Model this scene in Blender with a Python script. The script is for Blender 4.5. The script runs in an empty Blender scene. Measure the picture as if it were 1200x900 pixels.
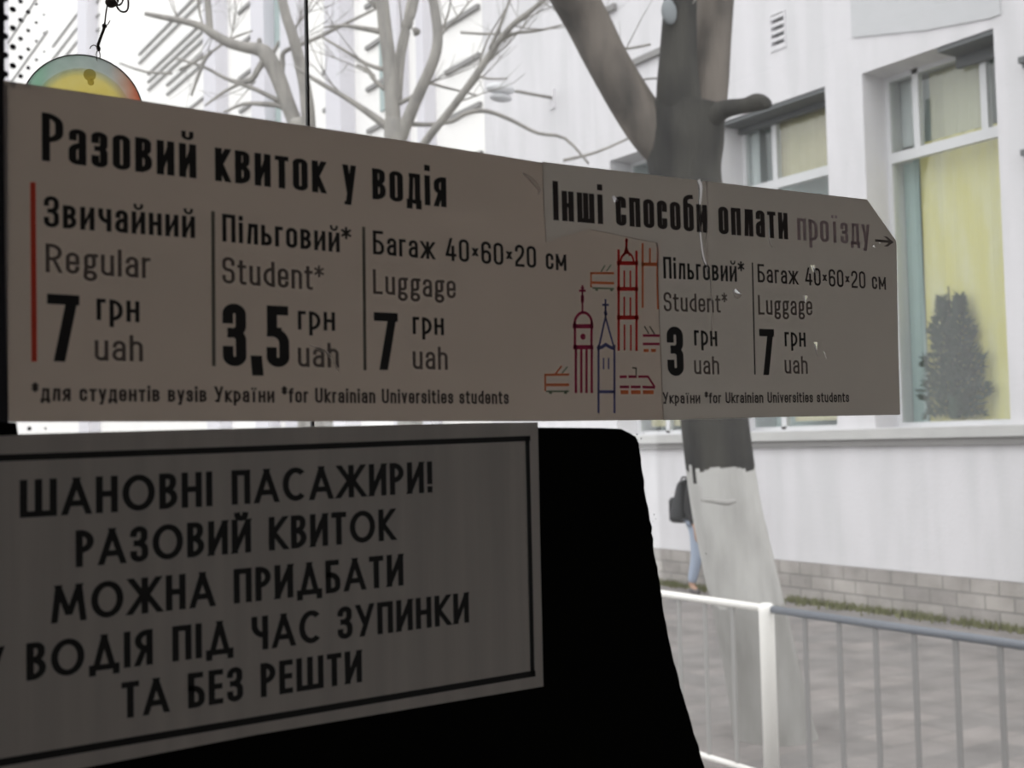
import bpy, bmesh, math, random
from mathutils import Vector, Matrix
from math import sin, cos, pi, radians, sqrt, hypot
random.seed(7)
S = bpy.context.scene
COL = S.collection

# ------------------------------------------------------------------ camera, sky, exposure
F = 1380.0                                     # focal length in pixels of a 1200 wide picture
def nrm(v): return Vector(v).normalized()
yw = nrm((-903, -91, -F)); xw = Vector((2112, -20, -F)); xw = (xw - yw*xw.dot(yw)).normalized(); zw = xw.cross(yw)
ROT = Matrix((xw, yw, zw)); EYE = Vector((0, 0, 2.0))
cam_d = bpy.data.cameras.new('camera'); cam = bpy.data.objects.new('camera', cam_d); COL.objects.link(cam)
cam.matrix_world = Matrix.Translation(EYE) @ ROT.to_4x4()
cam_d.sensor_width = 36; cam_d.lens = F/1200*36; cam_d.clip_start = .01; cam_d.clip_end = 500
cam_d.dof.use_dof = True; cam_d.dof.focus_distance = .95; cam_d.dof.aperture_fstop = 15
S.camera = cam
SKY = 1.0
w = bpy.data.worlds.new('overcast_sky'); S.world = w; w.use_nodes = True
nt = w.node_tree; nt.nodes.clear()
tc = nt.nodes.new('ShaderNodeTexCoord'); sp = nt.nodes.new('ShaderNodeSeparateXYZ'); cr = nt.nodes.new('ShaderNodeValToRGB')
bg = nt.nodes.new('ShaderNodeBackground'); wo = nt.nodes.new('ShaderNodeOutputWorld')
cr.color_ramp.elements[0].position = 0.0; cr.color_ramp.elements[0].color = (.76, .765, .775, 1)
cr.color_ramp.elements[1].position = 0.8; cr.color_ramp.elements[1].color = (1.0, 1.0, 1.0, 1)
nt.links.new(tc.outputs['Generated'], sp.inputs[0]); nt.links.new(sp.outputs['Z'], cr.inputs[0])
nt.links.new(cr.outputs[0], bg.inputs[0]); nt.links.new(bg.outputs[0], wo.inputs[0]); bg.inputs[1].default_value = SKY
S.view_settings.view_transform = 'Standard'; S.view_settings.look = 'None'
S.view_settings.gamma = 1; S.view_settings.use_curve_mapping = False; S.view_settings.exposure = 1.40
S.cycles.use_denoising = True
S.cycles.max_bounces = 14; S.cycles.transparent_max_bounces = 24; S.cycles.diffuse_bounces = 6
S.cycles.caustics_reflective = False; S.cycles.caustics_refractive = False

def ray(px, py): return ROT @ Vector((px-600, 450-py, -F))
def onx(px, py, x): d = ray(px, py); return EYE + d*((x-EYE.x)/d.x)
def ony(px, py, y): d = ray(px, py); return EYE + d*((y-EYE.y)/d.y)
def at(px, py, depth): return EYE + ray(px, py)*(depth/F)

# ------------------------------------------------------------------ helpers
def tag(o, label=None, cat=None, group=None, kind=None):
    if label: o['label'] = label
    if cat: o['category'] = cat
    if group: o['group'] = group
    if kind: o['kind'] = kind
    return o
def empty(name, loc=(0, 0, 0), rz=0):
    o = bpy.data.objects.new(name, None); COL.objects.link(o); o.location = loc; o.rotation_euler = (0, 0, rz); o.empty_display_size = .1
    return o
def obj(name, bm, mats, parent=None, smooth=False):
    me = bpy.data.meshes.new(name); bm.normal_update(); bm.to_mesh(me); bm.free()
    if not isinstance(mats, (list, tuple)): mats = [mats]
    for m in mats: me.materials.append(m)
    if smooth: me.polygons.foreach_set('use_smooth', [True]*len(me.polygons))
    o = bpy.data.objects.new(name, me); COL.objects.link(o)
    if parent is not None:
        o.parent = parent
        loc = Vector(parent.location) if parent.type == 'EMPTY' else Vector((0, 0, 0))
        if parent.type == 'EMPTY':       # geometry is given in world coordinates
            me.transform((Matrix.Translation(loc) @ Matrix.Rotation(parent.rotation_euler.z, 4, 'Z')).inverted())
    return o
def B(): return bmesh.new()
def box(bm, x0, x1, y0, y1, z0, z1, mi=0):
    v = [bm.verts.new(p) for p in ((x0,y0,z0),(x1,y0,z0),(x1,y1,z0),(x0,y1,z0),(x0,y0,z1),(x1,y0,z1),(x1,y1,z1),(x0,y1,z1))]
    for q in ((0,3,2,1),(4,5,6,7),(0,1,5,4),(1,2,6,5),(2,3,7,6),(3,0,4,7)):
        f = bm.faces.new([v[i] for i in q]); f.material_index = mi
    return bm
def frame(bm, x0, x1, y0, y1, z0, z1, t):      # rectangular frame facing X
    box(bm, x0, x1, y0, y0+t, z0, z1); box(bm, x0, x1, y1-t, y1, z0, z1)
    box(bm, x0, x1, y0+t, y1-t, z0, z0+t); box(bm, x0, x1, y0+t, y1-t, z1-t, z1)
def wall_holes(bm, ax, c0, c1, a0, a1, z0, z1, holes):   # slab across x (ax=0) or y (ax=1) with rectangular holes (a,a,z,z)
    us = sorted({a0, a1, *[h[0] for h in holes], *[h[1] for h in holes]}); zs = sorted({z0, z1, *[h[2] for h in holes], *[h[3] for h in holes]})
    for i in range(len(us)-1):
        for j in range(len(zs)-1):
            um, zm = (us[i]+us[i+1])/2, (zs[j]+zs[j+1])/2
            if um < a0 or um > a1 or zm < z0 or zm > z1: continue
            if any(h[0] < um < h[1] and h[2] < zm < h[3] for h in holes): continue
            if ax == 0: box(bm, c0, c1, us[i], us[i+1], zs[j], zs[j+1])
            else: box(bm, us[i], us[i+1], c0, c1, zs[j], zs[j+1])
def tube(bm, pts, rad, n=8, mi=0, cap=True):
    pts = [Vector(p) for p in pts]; up = Vector((.31, .17, .93)); prev = None
    for i, p in enumerate(pts):
        t = (pts[min(i+1, len(pts)-1)] - pts[max(i-1, 0)]).normalized()
        a = t.cross(up)
        if a.length < .05: a = t.cross(Vector((1, 0, 0)))
        a.normalize(); b = t.cross(a); r = rad[i] if hasattr(rad, '__len__') else rad
        ring = [bm.verts.new(p + (a*cos(2*pi*k/n) + b*sin(2*pi*k/n))*r) for k in range(n)]
        if prev:
            for k in range(n):
                f = bm.faces.new((prev[k], prev[(k+1) % n], ring[(k+1) % n], ring[k])); f.material_index = mi
        elif cap: bm.faces.new(ring[::-1]).material_index = mi
        prev = ring
    if cap: bm.faces.new(prev).material_index = mi
def smooth_path(pts, k=4):                     # Catmull-Rom through rows of numbers
    out = []; n = len(pts)
    for i in range(n-1):
        p0, p1, p2, p3 = pts[max(i-1, 0)], pts[i], pts[i+1], pts[min(i+2, n-1)]
        for j in range(k):
            t = j/k
            out.append(tuple(.5*(2*b + (c-a)*t + (2*a-5*b+4*c-d)*t*t + (3*b-a-3*c+d)*t**3) for a, b, c, d in zip(p0, p1, p2, p3)))
    out.append(tuple(pts[-1])); return out
def ellipsoid(bm, c, r, seg=20, rings=12):
    bmesh.ops.create_uvsphere(bm, u_segments=seg, v_segments=rings, radius=1, matrix=Matrix.Translation(c) @ Matrix.Diagonal((*r, 1)))

# ------------------------------------------------------------------ materials
def mat(name, col, rough=.7, metal=0, noise=None, bump=None, spec=.4, trans=None, coat=0):
    """principled; noise=(scale xyz, second colour, contrast lo, hi); bump=(scale, strength)"""
    m = bpy.data.materials.new(name); m.use_nodes = True; t = m.node_tree; p = t.nodes['Principled BSDF']
    p.inputs['Base Color'].default_value = (*col, 1); p.inputs['Roughness'].default_value = rough
    p.inputs['Metallic'].default_value = metal; p.inputs['Specular IOR Level'].default_value = spec; p.inputs['Coat Weight'].default_value = coat
    L = t.links.new; N = t.nodes.new
    csock = None
    if noise or bump:
        g = N('ShaderNodeTexCoord'); 
    if noise:
        mp = N('ShaderNodeMapping'); mp.inputs['Scale'].default_value = noise[0]; L(g.outputs['Object'], mp.inputs[0])
        tx = N('ShaderNodeTexNoise'); tx.inputs['Scale'].default_value = 1; tx.inputs['Detail'].default_value = 6; L(mp.outputs[0], tx.inputs[0])
        r = N('ShaderNodeValToRGB'); r.color_ramp.elements[0].position = noise[2]; r.color_ramp.elements[1].position = noise[3]
        r.color_ramp.elements[0].color = (*noise[1], 1); r.color_ramp.elements[1].color = (*col, 1)
        L(tx.outputs[0], r.inputs[0]); L(r.outputs[0], p.inputs['Base Color']); csock = r.outputs[0]
    if bump:
        tb = N('ShaderNodeTexNoise'); tb.inputs['Detail'].default_value = 5
        mp2 = N('ShaderNodeMapping'); mp2.inputs['Scale'].default_value = bump[0] if hasattr(bump[0], '__len__') else (bump[0],)*3
        tb.inputs['Scale'].default_value = 1; L(g.outputs['Object'], mp2.inputs[0]); L(mp2.outputs[0], tb.inputs[0])
        bp = N('ShaderNodeBump'); bp.inputs['Strength'].default_value = bump[1]; bp.inputs['Distance'].default_value = bump[2] if len(bump) > 2 else .01
        L(tb.outputs[0], bp.inputs['Height']); L(bp.outputs[0], p.inputs['Normal'])
    if trans:
        tr = N('ShaderNodeBsdfTranslucent'); tr.inputs[0].default_value = (*trans[1], 1)
        mx = N('ShaderNodeMixShader'); mx.inputs[0].default_value = trans[0]
        L(p.outputs[0], mx.inputs[1]); L(tr.outputs[0], mx.inputs[2]); L(mx.outputs[0], t.nodes['Material Output'].inputs[0])
    return m
def glass(name, tint=(.95, .97, .97), base=.04, dirt=0.0, rough=.01):
    m = bpy.data.materials.new(name); m.use_nodes = True; t = m.node_tree; t.nodes.clear(); N = t.nodes.new; L = t.links.new
    lw = N('ShaderNodeLayerWeight'); lw.inputs[0].default_value = .5
    pw = N('ShaderNodeMath'); pw.operation = 'POWER'; pw.inputs[1].default_value = 5; L(lw.outputs['Facing'], pw.inputs[0])
    ma = N('ShaderNodeMath'); ma.operation = 'MULTIPLY_ADD'; ma.inputs[1].default_value = 1-base; ma.inputs[2].default_value = base; L(pw.outputs[0], ma.inputs[0])
    tr = N('ShaderNodeBsdfTransparent'); tr.inputs[0].default_value = (*tint, 1)
    gl = N('ShaderNodeBsdfGlossy'); gl.inputs['Roughness'].default_value = rough
    mx = N('ShaderNodeMixShader'); L(ma.outputs[0], mx.inputs[0]); L(tr.outputs[0], mx.inputs[1]); L(gl.outputs[0], mx.inputs[2])
    out = N('ShaderNodeOutputMaterial'); last = mx.outputs[0]
    if dirt:
        tl = N('ShaderNodeBsdfTranslucent'); tl.inputs[0].default_value = (.8, .8, .78, 1)
        g = N('ShaderNodeTexCoord'); nz = N('ShaderNodeTexNoise'); nz.inputs['Scale'].default_value = 3; nz.inputs['Detail'].default_value = 4
        L(g.outputs['Object'], nz.inputs[0])
        mm = N('ShaderNodeMath'); mm.operation = 'MULTIPLY'; mm.inputs[1].default_value = dirt*2; L(nz.outputs[0], mm.inputs[0])
        m2 = N('ShaderNodeMixShader'); L(mm.outputs[0], m2.inputs[0]); L(last, m2.inputs[1]); L(tl.outputs[0], m2.inputs[2]); last = m2.outputs[0]
    L(last, out.inputs[0]); return m
def brick(name, c1, c2, mortar, scale, bw, rh, msize, axes, bump=.3):
    m = bpy.data.materials.new(name); m.use_nodes = True; t = m.node_tree; p = t.nodes['Principled BSDF']; N = t.nodes.new; L = t.links.new
    g = N('ShaderNodeTexCoord'); s = N('ShaderNodeSeparateXYZ'); c = N('ShaderNodeCombineXYZ'); L(g.outputs['Object'], s.inputs[0])
    L(s.outputs[axes[0]], c.inputs[0]); L(s.outputs[axes[1]], c.inputs[1])
    b = N('ShaderNodeTexBrick'); b.inputs['Scale'].default_value = scale; b.inputs['Brick Width'].default_value = bw; b.inputs['Row Height'].default_value = rh
    b.inputs['Mortar Size'].default_value = msize; b.inputs['Mortar Smooth'].default_value = .3
    b.inputs['Color1'].default_value = (*c1, 1); b.inputs['Color2'].default_value = (*c2, 1); b.inputs['Mortar'].default_value = (*mortar, 1)
    L(c.outputs[0], b.inputs[0])
    nz = N('ShaderNodeTexNoise'); nz.inputs['Scale'].default_value = 2.5; nz.inputs['Detail'].default_value = 6; L(g.outputs['Object'], nz.inputs[0])
    mx = N('ShaderNodeMix'); mx.data_type = 'RGBA'; mx.blend_type = 'OVERLAY'; mx.inputs[0].default_value = .55
    L(b.outputs[0], mx.inputs[6]); L(nz.outputs['Fac'], mx.inputs[7]); L(mx.outputs[2], p.inputs['Base Color'])
    bp = N('ShaderNodeBump'); bp.inputs['Strength'].default_value = bump; bp.inputs['Distance'].default_value = .01; bp.invert = True
    L(b.outputs['Fac'], bp.inputs['Height']); L(bp.outputs[0], p.inputs['Normal']); p.inputs['Roughness'].default_value = .85
    return m
M = {}
M['plaster'] = mat('white_plaster', (.71, .70, .72), .9, noise=((1, 3.5, .5), (.645, .64, .655), .38, .62), bump=(25, .5, .01))
M['sill'] = mat('grey_sill_render', (.55, .55, .535), .9, noise=((4, 2, 4), (.48, .48, .47), .3, .7))
M['plaster_far'] = mat('pale_plaster', (.94, .93, .90), .9, noise=((1, 1, .4), (.90, .89, .87), .35, .65))
M['pilaster'] = mat('lilac_grey_plaster', (.68, .67, .71), .9)
M['ledge_metal'] = mat('grey_ledge', (.26, .255, .25), .6)
M['ledge_pale'] = mat('pale_grey_ledge', (.36, .355, .35), .6)
M['grey_panel'] = mat('grey_render_panel', (.58, .585, .60), .85, noise=((3, 3, 3), (.54, .55, .56), .3, .7))
M['stone'] = brick('plinth_stone', (.40, .375, .35), (.31, .29, .275), (.25, .24, .225), 1, .34, .16, .012, 'YZ', .6)
M['paving'] = brick('paving_slabs', (.245, .225, .215), (.19, .18, .175), (.18, .172, .165), 1, .62, .30, .01, 'XY', .15)
M['asphalt'] = mat('asphalt', (.16, .16, .16), .9, bump=(60, .4, .01))
M['kerbstone'] = mat('kerbstone', (.5, .5, .49), .9)
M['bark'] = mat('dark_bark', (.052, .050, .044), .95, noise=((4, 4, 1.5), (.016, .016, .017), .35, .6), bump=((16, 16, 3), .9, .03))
M['bark_lit'] = mat('grey_brown_bark', (.155, .135, .118), .95, noise=((4, 4, 1.5), (.06, .055, .05), .3, .55), bump=((16, 16, 3), .7, .02))  # lighter copy of the bark, light on the limbs put into colour
M['bark_pale'] = mat('pale_grey_bark', (.37, .355, .325), .95, noise=((9, 9, 3), (.26, .25, .235), .35, .65))  # pale tone imitates glare washing out the distant trees
M['knot'] = mat('grey_sawn_wood', (.22, .24, .25), .9)
M['limewash_dirty'] = mat('worn_grey_limewash', (.34, .335, .32), .95, noise=((6, 6, 2), (.27, .265, .25), .35, .62), bump=((16, 16, 3), .6, .02))
M['limewash'] = mat('limewash', (.50, .495, .475), .95, noise=((6, 6, 2), (.38, .375, .36), .35, .62), bump=((16, 16, 3), .6, .02))
M['white_metal'] = mat('white_painted_metal', (.88, .865, .825), .5)
M['grey_metal'] = mat('blue_grey_painted_metal', (.15, .165, .19), .5)
M['bar_pale'] = mat('pale_grey_paint', (.31, .305, .295), .6)
M['bar_metal'] = mat('weathered_grey_paint', (.235, .23, .225), .6)
M['pvc'] = mat('white_window_plastic', (.66, .67, .68), .4)
M['dark_trim'] = mat('dark_window_recess', (.13, .14, .145), .6)  # also colours the window head strips that stand in for shade
M['window_glass'] = glass('window_glass', (.90, .94, .93), .10)
M['yellow_blind'] = mat('yellow_blind', (.74, .66, .26), .9, noise=((1, 5, 1), (.76, .70, .40), .35, .6))
M['cream_blind'] = mat('cream_blind', (.60, .53, .36), .9, noise=((2, 3, 3), (.52, .47, .30), .3, .7))
M['sage_blind'] = mat('sage_curtain', (.58, .56, .42), .9)
M['teal_blind'] = mat('pale_teal_blind', (.48, .58, .57), .9)  # sky reflection in the narrow sash, put into a coloured sheet
M['white_blind'] = mat('pale_grey_blind', (.72, .74, .75), .9)  # pale sheet put in to lighten the narrow panes
M['room'] = mat('dim_room', (.40, .48, .47), .9)
M['grass'] = mat('grass', (.17, .175, .085), .9)
M['conifer'] = mat('conifer_needles', (.02, .05, .03), .9)
M['rubber'] = mat('black_rubber', (.012, .012, .012), .6)
M['frit'] = mat('black_ceramic_frit', (.008, .006, .012), .5)
M['film'] = mat('black_film', (.003, .003, .0025), .8, spec=.08, bump=((180, 180, 6), .25, .001))
M['pane'] = glass('cab_glass', (.98, .98, .98), .035, dirt=.004)
M['windscreen'] = glass('windscreen_glass', (.97, .971, .972), .035, dirt=.012)
M['paper'] = mat('sticker_vinyl', (.66, .60, .58), .45, spec=.4, noise=((9, 9, 9), (.56, .51, .49), .3, .7), bump=(30, .15, .004), trans=(.49, (.80, .72, .64)))
M['paper_right'] = mat('sticker_vinyl_worn', (.66, .61, .58), .4, spec=.4, noise=((12, 12, 12), (.55, .50, .49), .3, .7), bump=(30, .2, .004), trans=(.475, (.80, .76, .70)))
M['notice'] = mat('laminated_paper', (.66, .60, .55), .5, spec=.4, noise=((90, 1, 4), (.58, .53, .49), .35, .65), bump=((120, 120, 4), .3, .001))
M['ink'] = mat('black_ink', (.012, .010, .009), .6)
M['ink_soft'] = mat('faded_black_ink', (.045, .032, .03), .6)
M['ink_grey'] = mat('dark_grey_ink', (.20, .165, .15), .6)
M['ink_mid'] = mat('grey_ink', (.19, .185, .15), .6)
M['ink_worn'] = mat('worn_lilac_ink', (.50, .41, .45), .6, trans=(.4, (.6, .5, .55)))
M['ink_red'] = mat('red_ink', (0.85, 0.11, 0.07), .6, trans=(.45, (0.85, 0.11, 0.07)))
M['ink_tower'] = mat('tower_red_ink', (0.85, 0.05, 0.05), .6, trans=(.45, (0.85, 0.05, 0.05)))
M['ink_orange'] = mat('orange_ink', (0.95, 0.3, 0.13), .6, trans=(.45, (0.95, 0.3, 0.13)))
M['ink_crimson'] = mat('crimson_ink', (0.55, 0.05, 0.15), .6, trans=(.45, (0.55, 0.05, 0.15)))
M['ink_blue'] = mat('blue_ink', (0.16, 0.18, 0.45), .6, trans=(.45, (0.16, 0.18, 0.45)))
M['ink_green'] = mat('green_ink', (0.28, 0.38, 0.28), .6, trans=(.45, (0.28, 0.38, 0.28)))
M['clear'] = mat('clear_adhesive', (.95, .92, .92), .12, spec=.9, trans=(.85, (.95, .93, .93)))  # strongly translucent so it glows over the notch and holes
M['bus_inner'] = mat('bus_interior_panel', (.275, .24, .21), .7)
M['bus_floor'] = mat('bus_floor', (.08, .08, .08), .8)
M['cord'] = mat('dark_red_brown_cord', (.05, .025, .022), .9)
M['wire'] = mat('thin_wire', (.55, .55, .53), .35, .8)
M['disc_rim'] = mat('silver_disc_plastic', (.42, .44, .42), .18, .55)

# ------------------------------------------------------------------ bus shell
def struct(name, bm, m, smooth=False): return tag(obj(name, bm, m, None, smooth), kind='structure')
X0, X1, Y0, Y1, ZF, ZC = -.75, 2.45, -5.0, 1.40, .55, 3.05
bm = B(); box(bm, X0, X1, Y0, Y1, ZF-.1, ZF); struct('floor', bm, M['bus_floor'])
bm = B(); box(bm, X0, X1, Y0, Y1+.1, ZC, ZC+.08); struct('ceiling', bm, M['bus_inner'])
bm = B(); wall_holes(bm, 0, X0-.06, X0, Y0, Y1, ZF-.1, ZC, [(-4.6, -3.3, 1.5, 2.45), (-3.0, -1.9, 1.5, 2.45)]); struct('wall_left', bm, M['bus_inner'])
bm = B(); wall_holes(bm, 0, X1, X1+.06, Y0, Y1, ZF-.1, ZC, [(-4.6, -3.3, 1.5, 2.45), (-3.0, -1.9, 1.5, 2.45)]); struct('wall_right', bm, M['bus_inner'])
bm = B(); box(bm, X0-.06, X1+.06, Y0-.06, Y0, ZF-.1, ZC); struct('wall_back', bm, M['bus_inner'])
bm = B(); wall_holes(bm, 1, Y1, Y1+.06, X0-.06, X1+.06, ZF-.1, ZC, [(-.6, 2.40, 1.12, 2.98)]); struct('wall_front', bm, M['bus_inner'])
seam_x = .6205
bm = B(); box(bm, -.6, seam_x-.0016, Y1+.02, Y1+.026, 1.12, 2.98); struct('window_2', bm, M['windscreen'])
bm = B(); box(bm, seam_x+.0016, 2.40, Y1+.02, Y1+.026, 1.12, 2.98); struct('window_3', bm, M['windscreen'])
bm = B(); box(bm, seam_x-.0016, seam_x+.0016, Y1+.02, Y1+.026, 1.12, 2.98)
tag(obj('trim_1', bm, M['rubber']), 'thin black rubber seam between the two windscreen panes', kind='structure')

# ------------------------------------------------------------------ cab partition: pane, frit, frame
YP = .5
def pl(px, py): p = ony(px, py, YP); return (p.x, p.z)
bm = B(); box(bm, .045, 1.30, YP, YP+.005, 1.05, 2.80); pane = struct('window_1', bm, M['pane'])
bm = B(); box(bm, 0.0, .052, YP-.02, YP+.03, ZF, ZC); box(bm, 1.29, 1.35, YP-.02, YP+.03, ZF, ZC)
box(bm, .052, 1.29, YP-.02, YP+.03, 2.78, ZC); box(bm, .052, 1.29, YP-.02, YP+.03, ZF, 1.07)
tag(obj('trim_2', bm, M['rubber']), 'black frame around the cab glass', kind='structure')
bm = B(); box(bm, .05, .0872, YP-.0003, YP, 1.07, 2.78); box(bm, .0872, .0884, YP-.0003, YP, 1.07, pl(0, 99)[1]); o = obj('frit_band', bm, M['frit'], pane); o['label'] = 'solid black printed border at the left of the pane'
bm = B()
def disc2(bm, cx, cz, y, r, n=14, mi=0):
    f = bm.faces.new([bm.verts.new((cx + r*cos(2*pi*k/n), y, cz + r*sin(2*pi*k/n))) for k in range(n)]); f.material_index = mi
pitch = pl(10, 21)[1] - pl(10, 43)[1]; z0 = pl(8, 21)[1]
for c, (px, r) in enumerate(((5.5, 7.5), (15, 7.0), (24, 5.4), (33, 4.6), (42.5, 3.4), (51.5, 2.4))):
    x = pl(px, 40)[0]
    for k in range(-4, 27):
        zz = z0 - (k + .5*(c % 2))*pitch
        if pl(px, 103)[1] > zz > pl(px, 492)[1]: continue
        if c > 3 and 0 > zz - pl(px, 78)[1] > -.02: continue
        disc2(bm, x, zz, YP-.0002, r*.00034*.55)
o = obj('frit_dots', bm, M['frit'], pane); o['label'] = 'black printed dots fading away from the border'

# ------------------------------------------------------------------ printed sheets on the glass
def poly_sheet(name, pts, yb, yf, m, parent):
    bm = B(); v = [bm.verts.new((x, yf, z)) for x, z in pts]; f = bm.faces.new(v)
    r = bmesh.ops.extrude_face_region(bm, geom=[f]); 
    for e in r['geom']:
        if isinstance(e, bmesh.types.BMVert): e.co.y = yb
    bmesh.ops.recalc_face_normals(bm, faces=bm.faces[:])
    return obj(name, bm, m, parent)

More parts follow.
